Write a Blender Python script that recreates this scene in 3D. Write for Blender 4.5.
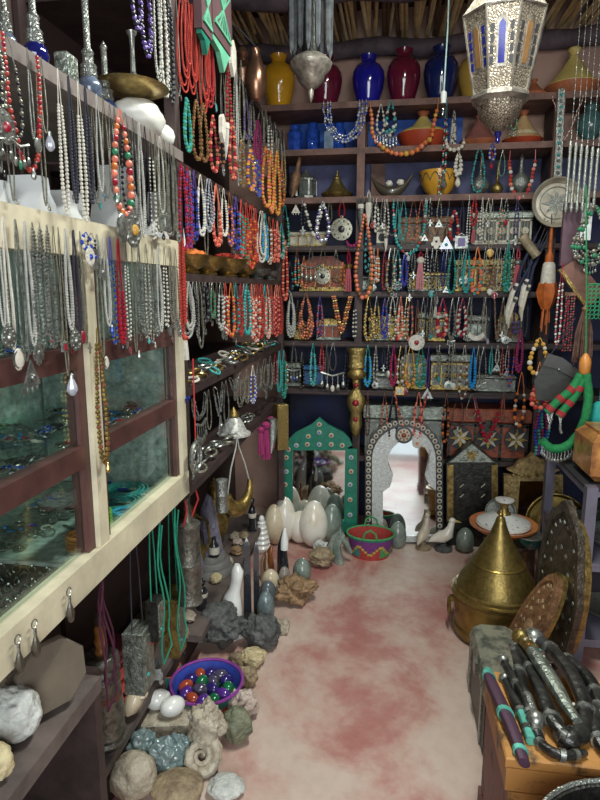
import bpy, math, random
from mathutils import Matrix, Vector, noise
for o in list(bpy.data.objects): bpy.data.objects.remove(o)
S=bpy.context.scene; COL=S.collection
R=math.radians; PI=math.pi; TAU=2*PI
# ---------------- camera
EYE=1.55; FP=600.; YAW=R(8.53); PITCH=R(10.4)
cd=bpy.data.cameras.new('camera'); cam=bpy.data.objects.new('camera',cd); COL.objects.link(cam)
cam.location=(0,0,EYE); cam.rotation_euler=(R(90)-PITCH,0,YAW)
cd.sensor_fit='VERTICAL'; cd.sensor_height=24; cd.lens=24*FP/800; cd.clip_start=.02
S.camera=cam
# ---------------- world, lights, exposure
S.view_settings.view_transform='Standard'; S.view_settings.look='None'
S.view_settings.exposure=0.98; S.view_settings.gamma=1; S.view_settings.use_curve_mapping=False
w=bpy.data.worlds.new('daylight'); S.world=w; w.use_nodes=True
bg=w.node_tree.nodes['Background']; bg.inputs[0].default_value=(.86,.95,1,1); bg.inputs[1].default_value=.55
def area(name,loc,rot,sx,sy,e,c):
    l=bpy.data.lights.new(name,'AREA'); l.shape='RECTANGLE'; l.size=sx; l.size_y=sy; l.energy=e; l.color=c
    o=bpy.data.objects.new(name,l); COL.objects.link(o); o.location=loc; o.rotation_euler=rot; return o
area('doorway_daylight',(.35,-1.35,1.75),(R(84),0,0),1.7,1.9,40,(.93,.98,1))
area('overhead_fill_light',(.30,1.75,2.93),(0,0,R(90)),1.1,.12,30,(.97,1,.93))  # unseen overhead lamp, added to brighten the floor and lower parts
# ---------------- pixel rays of the 600x800 frame
def ray(px,py):
    u=(px-300)/FP; v=(400-py)/FP
    f=math.cos(PITCH)+v*math.sin(PITCH); z=-math.sin(PITCH)+v*math.cos(PITCH)
    return Vector((-f*math.sin(YAW)+u*math.cos(YAW), f*math.cos(YAW)+u*math.sin(YAW), z))
def onX(px,py,X): r=ray(px,py); t=X/r.x; return Vector((X,r.y*t,EYE+r.z*t))
def onY(px,py,Y): r=ray(px,py); t=Y/r.y; return Vector((r.x*t,Y,EYE+r.z*t))
def onZ(px,py,Z): r=ray(px,py); t=(Z-EYE)/r.z; return Vector((r.x*t,r.y*t,Z))
def mpp(p):   # metres per pixel at a point
    return (Vector(p)-Vector((0,0,EYE))).dot(Vector((-math.sin(YAW)*math.cos(PITCH),math.cos(YAW)*math.cos(PITCH),-math.sin(PITCH))))/FP
# ---------------- materials
MATS={}
def mat(name,c=(.5,.5,.5),r=.5,m=0.,var=.25,sc=18.,bump=0.,c2=None,tex='noise',bs=None,coat=0.,sub=0.,edge=(.35,.65)):
    if name in MATS: return MATS[name]
    a=bpy.data.materials.new(name); a.use_nodes=True; nt=a.node_tree; N=nt.nodes; L=nt.links
    b=N['Principled BSDF']; b.inputs['Roughness'].default_value=r; b.inputs['Metallic'].default_value=m
    b.inputs['Coat Weight'].default_value=coat
    if sub: b.inputs['Subsurface Weight'].default_value=sub; b.inputs['Subsurface Scale'].default_value=.02
    tc=N.new('ShaderNodeTexCoord')
    if tex=='voronoi': n=N.new('ShaderNodeTexVoronoi'); n.feature='DISTANCE_TO_EDGE'; fo=n.outputs['Distance']
    elif tex=='wave': n=N.new('ShaderNodeTexWave'); n.inputs['Distortion'].default_value=6; n.inputs['Detail'].default_value=3; fo=n.outputs['Fac']
    elif tex=='checker': n=N.new('ShaderNodeTexChecker'); fo=n.outputs['Fac']
    elif tex=='brick': n=N.new('ShaderNodeTexBrick'); fo=n.outputs['Fac']
    else: n=N.new('ShaderNodeTexNoise'); n.inputs['Detail'].default_value=5; n.inputs['Roughness'].default_value=.65; fo=n.outputs['Fac']
    n.inputs['Scale'].default_value=sc
    L.new(tc.outputs['Object'],n.inputs['Vector'])
    ra=N.new('ShaderNodeValToRGB'); ra.color_ramp.elements[0].position=edge[0]; ra.color_ramp.elements[1].position=edge[1]
    if c2 is None: c2=tuple(x*(1-var) for x in c); c1=tuple(min(1,x*(1+var*.4)) for x in c)
    else: c1=c
    if tex=='voronoi': ra.color_ramp.elements[0].position=0.02; ra.color_ramp.elements[1].position=.12
    ra.color_ramp.elements[0].color=(*c2,1); ra.color_ramp.elements[1].color=(*c1,1)
    L.new(fo,ra.inputs[0]); L.new(ra.outputs[0],b.inputs['Base Color'])
    if bump:
        bu=N.new('ShaderNodeBump'); bu.inputs['Strength'].default_value=bump; bu.inputs['Distance'].default_value=.01
        if tex in('voronoi','wave') and bs is None: L.new(fo,bu.inputs['Height'])
        else:
            n2=N.new('ShaderNodeTexNoise'); n2.inputs['Scale'].default_value=bs or sc*2.5; n2.inputs['Detail'].default_value=4
            L.new(tc.outputs['Object'],n2.inputs['Vector']); L.new(n2.outputs['Fac'],bu.inputs['Height'])
        L.new(bu.outputs[0],b.inputs['Normal'])
    MATS[name]=a; return a
def glass_mat(name,tint,refl=.12,rough=.02):
    a=bpy.data.materials.new(name); a.use_nodes=True; nt=a.node_tree; N=nt.nodes; L=nt.links
    N.remove(N['Principled BSDF']); o=N['Material Output']
    t=N.new('ShaderNodeBsdfTransparent'); t.inputs[0].default_value=(*tint,1)
    g=N.new('ShaderNodeBsdfGlossy'); g.inputs['Roughness'].default_value=rough; g.inputs[0].default_value=(.9,1,.97,1)
    fr=N.new('ShaderNodeLayerWeight'); fr.inputs[0].default_value=.5
    pw=N.new('ShaderNodeMath'); pw.operation='POWER'; pw.inputs[1].default_value=4; L.new(fr.outputs['Facing'],pw.inputs[0])
    mu=N.new('ShaderNodeMath'); mu.operation='MULTIPLY'; mu.inputs[1].default_value=.6; L.new(pw.outputs[0],mu.inputs[0])
    ad=N.new('ShaderNodeMath'); ad.inputs[1].default_value=refl; L.new(mu.outputs[0],ad.inputs[0])
    mx=N.new('ShaderNodeMixShader'); L.new(ad.outputs[0],mx.inputs[0]); L.new(t.outputs[0],mx.inputs[1]); L.new(g.outputs[0],mx.inputs[2])
    L.new(mx.outputs[0],o.inputs[0]); MATS[name]=a; return a
# bead and metal palette, one letter each
PAL=dict(
 r=mat('coral_red',(.40,.045,.032),.35,sc=60), R=mat('dark_red',(.30,.012,.03),.35,sc=60), o=mat('amber_orange',(.60,.17,.04),.35,sc=60),
 y=mat('amber_yellow',(.60,.34,.06),.35,sc=50), t=mat('turquoise',(.04,.30,.29),.4,sc=60), b=mat('bead_blue',(.02,.06,.42),.25,sc=60),
 c=mat('coral_pink',(.70,.20,.13),.4,sc=60), w=mat('bone_white',(.60,.57,.49),.5,sc=60), k=mat('jet_black',(.012,.012,.02),.3,sc=60),
 g=mat('bead_green',(.03,.20,.10),.4,sc=60), p=mat('amethyst',(.10,.06,.24),.3,sc=60), n=mat('bead_brown',(.20,.075,.035),.45,sc=60),
 s=mat('old_silver',(.36,.375,.345),.36,.8,var=.6,sc=90), q=mat('glass_bead',(.42,.44,.50),.12,.1,sc=40), a=mat('antique_brass',(.50,.36,.13),.32,.9,var=.45,sc=50),
 m=mat('magenta_cord',(.28,.02,.11),.8,sc=60), z=mat('azure',(.02,.26,.62),.4,sc=60), d=mat('dark_cord',(.03,.03,.045),.8,sc=60), e=mat('olive_chain',(.34,.33,.26),.4,.7,var=.5,sc=90), f=mat('pale_cord',(.42,.42,.38),.85,sc=70))
NAMES=dict(r='coral red',R='dark red',o='orange amber',y='yellow amber',t='turquoise',b='blue',c='pink coral',w='white',k='black',g='green',p='violet',n='brown',s='silver',q='clear glass',a='brass',m='magenta',z='bright blue',d='dark',e='dull grey',f='pale')
# ---------------- mesh builder
class MB:
    def __init__(s): s.v=[]; s.f=[]; s.m=[]; s.M=None
    def add(s,vs,fs,mi=0,M=None):
        k=len(s.v)
        if M is not None: vs=[M@Vector(v) for v in vs]
        if s.M is not None: vs=[s.M@Vector(v) for v in vs]
        s.v+= [tuple(v) for v in vs]; s.f+=[[i+k for i in f] for f in fs]; s.m+=[mi]*len(fs); return s
    def box(s,c,d,mi=0,rot=None,bev=0):
        x,y,z=d[0]/2,d[1]/2,d[2]/2; M=Matrix.Translation(c)
        if rot is not None: M=M@rot
        if bev:
            b=bev; P=[]
            for sz,k in((-z,b),(-z+b,0),(z-b,0),(z,b)):
                P+=[(-x+k+ (0),-y+k,sz),(x-k,-y+k,sz),(x-k,y-k,sz),(-x+k,y-k,sz)]
            F=[(3,2,1,0),(12,13,14,15)]
            for r in range(3):
                for i in range(4): a,b2=r*4+i,r*4+(i+1)%4; F.append((a,b2,b2+4,a+4))
            return s.add(P,F,mi,M)
        P=[(-x,-y,-z),(x,-y,-z),(x,y,-z),(-x,y,-z),(-x,-y,z),(x,-y,z),(x,y,z),(-x,y,z)]
        return s.add(P,[(3,2,1,0),(4,5,6,7),(0,1,5,4),(1,2,6,5),(2,3,7,6),(3,0,4,7)],mi,M)
    def lathe(s,prof,n=16,mi=0,M=None,sx=1,sy=1,flute=0,fn=0,rot0=0):
        P=[];F=[]
        for r,z in prof:
            for i in range(n):
                a=TAU*i/n+rot0; rr=r*(1+flute*math.cos(fn*a)) if flute else r
                P.append((rr*math.cos(a)*sx,rr*math.sin(a)*sy,z))
        for j in range(len(prof)-1):
            for i in range(n):
                a=j*n+i; b=j*n+(i+1)%n; F.append((a,b,b+n,a+n))
        if prof[0][0]>1e-4: F.append(tuple(range(n))[::-1])
        if prof[-1][0]>1e-4: F.append(tuple((len(prof)-1)*n+i for i in range(n)))
        return s.add(P,F,mi,M)
    def ball(s,c,r,mi=0,n=8,k=5,M=None):
        if not isinstance(r,(tuple,list)): r=(r,r,r)
        P=[(c[0],c[1],c[2]-r[2])];F=[]
        for j in range(1,k):
            t=PI*j/k-PI/2
            for i in range(n): a=TAU*i/n; P.append((c[0]+r[0]*math.cos(t)*math.cos(a),c[1]+r[1]*math.cos(t)*math.sin(a),c[2]+r[2]*math.sin(t)))
        P.append((c[0],c[1],c[2]+r[2])); T=len(P)-1
        for i in range(n): F.append((0,1+(i+1)%n,1+i)); F.append((T,T-n+i,T-n+(i+1)%n))
        for j in range(k-2):
            for i in range(n): a=1+j*n+i; b=1+j*n+(i+1)%n; F.append((a,b,b+n,a+n))
        return s.add(P,F,mi,M)
    def tube(s,pts,r,mi=0,n=6,closed=False,M=None,flat=1):
        pts=[Vector(p) for p in pts]; N=len(pts); rs=r if isinstance(r,(list,tuple)) else [r]*N
        P=[];F=[];up=None
        for i,p in enumerate(pts):
            a=pts[(i-1)%N] if (closed or i>0) else p; b=pts[(i+1)%N] if (closed or i<N-1) else p
            t=(b-a).normalized() if (b-a).length>1e-9 else Vector((0,0,1))
            if up is None: up=t.orthogonal().normalized()
            up=(up-t*up.dot(t)); up=up.normalized() if up.length>1e-6 else t.orthogonal().normalized()
            sd=t.cross(up)
            for q in range(n): an=TAU*q/n; P.append(p+(up*math.cos(an)*flat+sd*math.sin(an))*rs[i])
        for i in range(N if closed else N-1):
            for q in range(n):
                a=i*n+q; b=i*n+(q+1)%n; c=((i+1)%N)*n; F.append((a,b,c+(q+1)%n,c+q))
        if not closed: F.append(tuple(range(n))[::-1]); F.append(tuple((N-1)*n+q for q in range(n)))
        return s.add(P,F,mi,M)
    def prism(s,poly,y0,y1,mi=0,M=None,mi2=None):   # outline in XZ, thickness along Y
        n=len(poly); P=[(x,y0,z) for x,z in poly]+[(x,y1,z) for x,z in poly]
        ar=sum(poly[i][0]*poly[(i+1)%n][1]-poly[(i+1)%n][0]*poly[i][1] for i in range(n))
        fr=tuple(range(n)); bk=tuple(range(2*n-1,n-1,-1)); sd=[(i,i+n,(i+1)%n+n,(i+1)%n) for i in range(n)]
        if ar<0: fr=fr[::-1]; bk=bk[::-1]; sd=[f[::-1] for f in sd]
        return s.add(P,[fr,bk]+sd,mi,M)
    def ring(s,outer,inner,y0,y1,mi=0,M=None):   # frame between two outlines with equal counts
        n=len(outer); P=[(x,y0,z) for x,z in outer]+[(x,y0,z) for x,z in inner]+[(x,y1,z) for x,z in outer]+[(x,y1,z) for x,z in inner]
        F=[]
        for i in range(n):
            j=(i+1)%n; F+=[(i,j,j+n,i+n),(i+2*n,i+3*n,j+3*n,j+2*n),(i,i+2*n,j+2*n,j),(i+n,j+n,j+3*n,i+3*n)]
        return s.add(P,F,mi,M)
    def torus(s,c,R_,r,mi=0,n=20,k=6,axis='y',a0=0,a1=TAU):
        full=abs(a1-a0-TAU)<1e-6; cnt=n if full else n+1; pts=[]
        for i in range(cnt):
            a=a0+(a1-a0)*i/n; x,z=R_*math.cos(a),R_*math.sin(a)
            pts.append((c[0]+x,c[1],c[2]+z) if axis=='y' else (c[0]+x,c[1]+z,c[2]) if axis=='z' else (c[0],c[1]+x,c[2]+z))
        return s.tube(pts,r,mi,k,closed=full)
    def rock(s,c,d,seed=0,mi=0,amp=.25,fr=1.6,lv=3):
        P,F=ICO[lv]; sd=Vector((seed*7.3,seed*3.1,seed*1.7)); Q=[]
        for p in P:
            k=1+amp*noise.fractal(p*fr+sd,1.,2.,4)+amp*.5*noise.cell(p*fr*1.3+sd)*.4
            Q.append((c[0]+p.x*k*d[0]/2,c[1]+p.y*k*d[1]/2,c[2]+p.z*k*d[2]/2))
        return s.add(Q,F,mi)
    def build(s,name,mats,parent=None,loc=None,rot=None,smooth=True,ang=38):
        me=bpy.data.meshes.new(name); me.from_pydata(s.v,[],s.f)
        if not isinstance(mats,(list,tuple)): mats=[mats]
        for m in mats: me.materials.append(MATS[m] if isinstance(m,str) else m)
        me.polygons.foreach_set('material_index',s.m)
        if smooth:
            me.polygons.foreach_set('use_smooth',[True]*len(s.f)); me.update()
            me.set_sharp_from_angle(angle=R(ang))
        me.update()
        o=bpy.data.objects.new(name,me); COL.objects.link(o)
        if parent is not None: o.parent=parent
        if loc is not None: o.location=loc
        if rot is not None: o.rotation_euler=rot if isinstance(rot,(tuple,list)) else (0,0,rot)
        return o
def _ico():
    t=(1+5**.5)/2
    P=[Vector(p).normalized() for p in[(-1,t,0),(1,t,0),(-1,-t,0),(1,-t,0),(0,-1,t),(0,1,t),(0,-1,-t),(0,1,-t),(t,0,-1),(t,0,1),(-t,0,-1),(-t,0,1)]]
    F=[(0,11,5),(0,5,1),(0,1,7),(0,7,10),(0,10,11),(1,5,9),(5,11,4),(11,10,2),(10,7,6),(7,1,8),(3,9,4),(3,4,2),(3,2,6),(3,6,8),(3,8,9),(4,9,5),(2,4,11),(6,2,10),(8,6,7),(9,8,1)]
    out={0:(P,F)}
    for l in range(1,5):
        P=list(P); N=[];C={}
        def mid(a,b):
            k=(min(a,b),max(a,b))
            if k not in C: P.append(((P[a]+P[b])/2).normalized()); C[k]=len(P)-1
            return C[k]
        for a,b,c in F:
            x,y,z=mid(a,b),mid(b,c),mid(c,a); N+=[(a,x,z),(b,y,x),(c,z,y),(x,y,z)]
        F=N; out[l]=(P,F)
    return out
ICO=_ico()
def RX(a): return Matrix.Rotation(R(a),4,'X')
def RY(a): return Matrix.Rotation(R(a),4,'Y')
def RZ(a): return Matrix.Rotation(R(a),4,'Z')
def T(x,y,z): return Matrix.Translation((x,y,z))
# ---------------- naming
def tag(o,label=None,cat=None,group=None,kind=None):
    if label:
        n=len(label.split())
        if not 4<=n<=16 and cat: print('LABELLEN',n,label)
        o['label']=label
    if cat: o['category']=cat
    if group: o['group']=group
    if kind: o['kind']=kind
    return o
def thing(name,label,cat,loc=(0,0,0),rz=0,group=None,rot=None):
    o=bpy.data.objects.new(name,None); COL.objects.link(o); o.empty_display_size=.02
    o.location=loc; o.rotation_euler=rot if rot else (0,0,rz); return tag(o,label,cat,group)
def single(mb,name,mats,label,cat,loc=(0,0,0),rz=0,group=None,rot=None,**k):
    o=mb.build(name,mats,None,loc,rot if rot else rz,**k); return tag(o,label,cat,group)
def struct(mb,name,mats,**k): o=mb.build(name,mats,**k); o['kind']='structure'; return o
ORD=['first','second','third','fourth','fifth','sixth','seventh','eighth','ninth','tenth','eleventh','twelfth','thirteenth','fourteenth','fifteenth','sixteenth','seventeenth','eighteenth','nineteenth','twentieth','twenty-first','twenty-second','twenty-third','twenty-fourth','twenty-fifth','twenty-sixth','twenty-seventh','twenty-eighth','twenty-ninth','thirtieth']
# ---------------- necklaces
def curve_pts(style,w,L,n):
    P=[]
    for i in range(n+1):
        u=i/n
        if style=='U': x=-w/2*math.cos(PI*u); z=-L*math.sin(PI*u)**.75
        elif style=='V': x=w/2*(2*u-1); z=-L*(1-abs(2*u-1)**1.25)
        else:
            z=-L*(1-math.cos(TAU*u))/2; k=(-z/L)
            x=-w/2*math.sin(TAU*u)*(.35+.95*k)
        P.append(Vector((x,0,z)))
    return P
def pendant(mb,kind,s,mi=0,mj=0,y=0,z=0,x=0):   # hangs down from (x,y,z); s = height
    if kind=='disc':
        mb.lathe([(0,-.07*s),(.44*s,-.07*s),(.5*s,-.02*s),(.5*s,.03*s),(0,.06*s)],16,mi,T(x,y,z-.55*s)@RX(90)); mb.ball((x,y-.05*s,z-.55*s),(.16*s,.12*s,.16*s),mj)
        mb.torus((x,y,z-.02*s),.06*s,.02*s,mi,8,4)
        for i in range(10): a=TAU*i/10; mb.ball((x+.38*s*math.cos(a),y-.05*s,z-.55*s+.38*s*math.sin(a)),.045*s,mi,5,3)
    elif kind=='drop':
        mb.lathe([(0,-s),(.12*s,-.95*s),(.24*s,-.75*s),(.22*s,-.55*s),(.08*s,-.2*s),(.05*s,0)],8,mj,T(x,y,z)); mb.lathe([(.1*s,-.24*s),(.1*s,-.05*s),(.03*s,.02*s)],8,mi,T(x,y,z))
    elif kind=='tri':
        mb.prism([(x,z),(x+.12*s,z-.2*s),(x+.5*s,z-.9*s),(x-.5*s,z-.9*s),(x-.12*s,z-.2*s)],y-.03*s,y+.03*s,mi); mb.ball((x,y-.04*s,z-.6*s),.12*s,mj)
        for i in (-.3,0,.3): mb.ball((x+i*s,y,z-1.0*s),(.05*s,.05*s,.12*s),mi,5,4)
    elif kind=='hand':
        mb.prism([(x-.22*s,z-.05*s),(x+.22*s,z-.05*s),(x+.3*s,z-.45*s),(x+.42*s,z-.5*s),(x+.34*s,z-.75*s),(x+.2*s,z-.7*s),(x+.16*s,z-.95*s),(x+.05*s,z-.92*s),(x,z-1.02*s),(x-.05*s,z-.92*s),(x-.16*s,z-.95*s),(x-.2*s,z-.7*s),(x-.34*s,z-.75*s),(x-.42*s,z-.5*s),(x-.3*s,z-.45*s)],y-.03*s,y+.03*s,mi); mb.ball((x,y-.03*s,z-.4*s),(.1*s,.06*s,.1*s),mj)
    elif kind=='cross':
        mb.prism([(x,z),(x+.1*s,z-.1*s),(x+.08*s,z-.35*s),(x+.4*s,z-.5*s),(x+.08*s,z-.62*s),(x+.12*s,z-.9*s),(x,z-s),(x-.12*s,z-.9*s),(x-.08*s,z-.62*s),(x-.4*s,z-.5*s),(x-.08*s,z-.35*s),(x-.1*s,z-.1*s)],y-.04*s,y+.04*s,mi); mb.ball((x,y-.05*s,z-.5*s),.09*s,mj)
    elif kind=='oval':
        mb.ball((x,y,z-.5*s),(.36*s,.1*s,.5*s),mj,12,7); mb.torus((x,y-.02*s,z-.5*s),.38*s,.05*s,mi,16,4)
    elif kind=='crescent':
        o=[(x+.5*s*math.cos(a),z-.45*s+.5*s*math.sin(a)) for a in [R(200-k*0+ k*14) for k in range(11)]]; i_=[(x+.36*s*math.cos(a),z-.32*s+.36*s*math.sin(a)) for a in [R(340-k*14) for k in range(11)]]
        mb.prism(o+i_,y-.03*s,y+.03*s,mi)
    elif kind=='tassel':
        mb.lathe([(.05*s,0),(.13*s,-.06*s),(.13*s,-.14*s),(.08*s,-.2*s)],8,mi,T(x,y,z))
        for i in range(9):
            a=TAU*i/9; rr=.05*s if i else 0; mb.tube([(x+rr*math.cos(a),y+rr*math.sin(a),z-.16*s),(x+2*rr*math.cos(a),y+1.6*rr*math.sin(a),z-.6*s),(x+2.3*rr*math.cos(a),y+2*rr*math.sin(a),z-s)],.032*s,mj,4)
    elif kind=='charms':
        mb.tube([(x-.5*s,y,z-.1*s),(x,y,z-.25*s),(x+.5*s,y,z-.1*s)],.05*s,mi,5)
        for i in range(5):
            xx=x+(-.45+.225*i)*s; zz=z-.2*s-(.12*s if i in(1,3) else .18*s if i==2 else 0); mb.tube([(xx,y,zz+.1*s),(xx,y,zz-.25*s)],.018*s,mi,4); mb.ball((xx,y,zz-.4*s),(.09*s,.05*s,.15*s),mj if i==2 else mi,6,4)
    elif kind=='tooth':
        mb.lathe([(.10*s,0),(.12*s,-.2*s),(.10*s,-.5*s),(.05*s,-.8*s),(0,-s)],8,mj,T(x,y,z)); mb.lathe([(.13*s,-.15*s),(.13*s,.0),(.05*s,.03*s)],8,mi,T(x,y,z))
    elif kind=='box':
        mb.box((x,y,z-.5*s),(.7*s,.18*s,.75*s),mi,bev=.04*s); mb.box((x,y-.1*s,z-.5*s),(.4*s,.04*s,.45*s),mj); mb.tube([(x-.2*s,y,z-.15*s),(x,y,z),(x+.2*s,y,z-.15*s)],.03*s,mi,4)
def necklace(label,pt,face,w,L,pat,bd,style='D',cord=.25,pend=None,psize=0,pmats='ss',strands=1,group=None,name='bead_necklace',cat='necklace',cordmat=None):
    rz={'B':0,'L':R(90),'R':R(-90)}[face]; rnd=random.Random(label)
    th=thing(name,label,cat,pt,rz,group)
    th.rotation_euler=(0,0,rz+rnd.uniform(-.05,.05))
    ls=[]; chain_=set(pat)<=set('sef') and strands==1
    if chain_: th.name='silver_chain'
    for ch in pat+(cordmat or ''):
        if ch.lower() in PAL and ch not in ls: ls.append(ch)
    ck=cordmat or pat[0]
    mb=MB()
    for sI in range(strands):
        k=1-.11*sI; ww=w*k*(1 if strands==1 else rnd.uniform(.85,1.05)); LL=L*(1-.07*sI); y=-.004*sI+ (sI%2)*.006
        P=curve_pts(style,ww,LL,28); P=[p+Vector((rnd.uniform(-.03,.03)*w,y,0)) if 0<i<28 else p for i,p in enumerate(P)]
        mb.tube(P,max(.0009,bd*.13),ls.index(ck),4)
        # beads at even arc steps on the lower part
        seg=[(P[i+1]-P[i]).length for i in range(28)]; tot=sum(seg); d=0; i=0; acc=0; bi=0
        a0=tot*cord/2; a1=tot*(1-cord/2); s_=a0
        while s_<a1:
            while i<27 and acc+seg[i]<s_: acc+=seg[i]; i+=1
            p=P[i].lerp(P[i+1],(s_-acc)/max(seg[i],1e-6)); ch=pat[bi%len(pat)]; bi+=1
            big= 1.0+ .35*math.sin(PI*(s_-a0)/max(a1-a0,1e-6)); r_=bd/2*(big if len(pat)<9 else 1)*rnd.uniform(.9,1.08)
            if ch in 's' and len(set(pat))>1: r_*=.62
            if bd>.011: mb.ball(p,r_,ls.index(ch),7,5)
            else: mb.ball(p,r_,ls.index(ch),5,4)
            s_+=r_*1.95
    mb.build('bead_string' if not chain_ else 'chain',[PAL[c] for c in ls],th)
    if pend:
        z=-L
        m2=MB(); pendant(m2,pend,psize,0,1,-.006,z+.003); po=m2.build('pendant' if pend!='tassel' else 'tassel',[PAL[pmats[0]],PAL[pmats[1]]],th)
        if pmats[1] not in pat: po['label']=NAMES[pmats[1]]+' '+('tassel' if pend=='tassel' else 'pendant')
    return th
PN=dict(disc='round',drop='drop',tri='triangular',hand='hand-shaped',cross='cross',oval='oval',crescent='crescent',charms='dangling',tooth='pointed',box='square')
def desc(pat,pend,pm,strands,style):
    cs=[]
    for ch in pat:
        if NAMES[ch] not in cs: cs.append(NAMES[ch])
    if len(cs)>2: cs=cs[:2]
    s=' and '.join(cs)
    chain=set(pat)<=set('sef')
    s+=' chain' if chain and strands==1 else ' bead strands' if strands>1 else ' bead necklace'
    if pend=='tassel': s+=' with '+NAMES[pm[1]]+' tassel'
    elif pend: s+=' with '+PN[pend]+' pendant'
    return s
def row(phrase,group,plane,items,rail=None):
    """items: (cx,top,bottom,width_px,pattern,bead_px[,opts])"""
    items=sorted(items,key=lambda t:t[0]); ax,val=plane
    for i,it in enumerate(items):
        cx,top,bot,wpx,pat,bp=it[:6]; o=dict(it[6]) if len(it)>6 else {}
        f=(lambda a,b:onX(a,b,val)) if ax=='X' else (lambda a,b:onY(a,b,val))
        face='B' if ax=='Y' else 'L' if val<0 else 'R'
        p=f(cx,top if top is not None else 300); q=f(cx,bot)
        if top is None: p.z=rail; top=300-(rail-EYE)/mpp(p)
        L=(p-q).length if ax=='Y' else p.z-q.z
        a=f(cx-wpx/2,(top+bot)/2); b=f(cx+wpx/2,(top+bot)/2); w_=(a-b).length
        m=mpp(p); bd=bp*m*(.64 if ax=='X' and p.y>1.72 else .9); pd=o.pop('pend',None); ps=o.pop('ps',8)*m; pm=o.pop('pmats','ss'); st=o.pop('strands',1); sty=o.pop('style','D')
        if pd: L=max(L-ps,.03)
        d0=o.pop('desc',None); d=d0 or desc(pat,pd,pm,st,sty)
        if len((d+' '+phrase).split())>13:
            d=desc(pat[0],pd,pm,st,sty)
            if len((d+' '+phrase).split())>13: d=d.replace(' bead strands',' strands').replace(' bead necklace',' necklace').replace('hand-shaped','hand')
        lab=f"{d}, {ORD[i]} from left {phrase}"
        necklace(lab,p,face,w_,L,pat,bd,sty,o.pop('cord',.25),pd,ps,pm,st,group,**o)
# ================= structure
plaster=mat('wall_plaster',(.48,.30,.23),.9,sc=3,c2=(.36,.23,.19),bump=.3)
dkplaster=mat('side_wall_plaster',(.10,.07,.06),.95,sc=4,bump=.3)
def floor_mat():
    a=bpy.data.materials.new('painted_concrete_floor'); a.use_nodes=True; N=a.node_tree.nodes; L=a.node_tree.links; b=N['Principled BSDF']
    tc=N.new('ShaderNodeTexCoord'); mp=N.new('ShaderNodeMapping'); mp.inputs['Scale'].default_value=(1,.75,1); mp.inputs['Rotation'].default_value=(0,0,.5); mp.inputs['Location'].default_value=(.3,1.7,0); L.new(tc.outputs['Object'],mp.inputs[0])
    n=N.new('ShaderNodeTexNoise'); n.inputs['Scale'].default_value=1.7; n.inputs['Detail'].default_value=10; n.inputs['Roughness'].default_value=.66; n.inputs['Distortion'].default_value=.3
    L.new(mp.outputs[0],n.inputs['Vector']); r=N.new('ShaderNodeValToRGB'); e=r.color_ramp.elements
    e[0].position=.42; e[0].color=(.58,.46,.39,1); e[1].position=.66; e[1].color=(.36,.115,.105,1)
    x=e.new(.50); x.color=(.52,.34,.285,1); x=e.new(.56); x.color=(.44,.21,.18,1)
    L.new(n.outputs['Fac'],r.inputs[0])
    n2=N.new('ShaderNodeTexNoise'); n2.inputs['Scale'].default_value=26; n2.inputs['Detail'].default_value=6; L.new(mp.outputs[0],n2.inputs['Vector'])
    mx=N.new('ShaderNodeMixRGB'); mx.blend_type='MULTIPLY'; mx.inputs[0].default_value=.35
    r2=N.new('ShaderNodeValToRGB'); r2.color_ramp.elements[0].position=.25; r2.color_ramp.elements[0].color=(.72,.66,.64,1); r2.color_ramp.elements[1].position=.6; L.new(n2.outputs['Fac'],r2.inputs[0])
    L.new(r.outputs[0],mx.inputs[1]); L.new(r2.outputs[0],mx.inputs[2]); L.new(mx.outputs[0],b.inputs['Base Color'])
    b.inputs['Roughness'].default_value=.42; bu=N.new('ShaderNodeBump'); bu.inputs['Strength'].default_value=.12; bu.inputs['Distance'].default_value=.01; L.new(n2.outputs['Fac'],bu.inputs['Height']); L.new(bu.outputs[0],b.inputs['Normal'])
    return a
XL,XR,YB=-1.08,1.85,4.05
struct(MB().box(((XL+XR)/2,1.0,-.05),(XR-XL+.2,6.6,.1)),'floor',floor_mat(),smooth=False)
street=mat('street_paving',(.35,.33,.3),.9)
struct(MB().box((.4,YB+.05,1.6),(XR-XL+.2,.1,3.4)),'wall_back',plaster,smooth=False)
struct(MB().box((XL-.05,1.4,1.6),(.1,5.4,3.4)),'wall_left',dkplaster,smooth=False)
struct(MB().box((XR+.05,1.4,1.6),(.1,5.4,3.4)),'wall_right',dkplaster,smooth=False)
beamwood=mat('smoky_beam_wood',(.10,.072,.085),.8,sc=9,var=.5,bump=.5)
struct(MB().box(((XL+XR)/2,1.4,3.28),(XR-XL,5.4,.1)),'ceiling',mat('ceiling_boards',(.06,.045,.04),.9),smooth=False)
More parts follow.
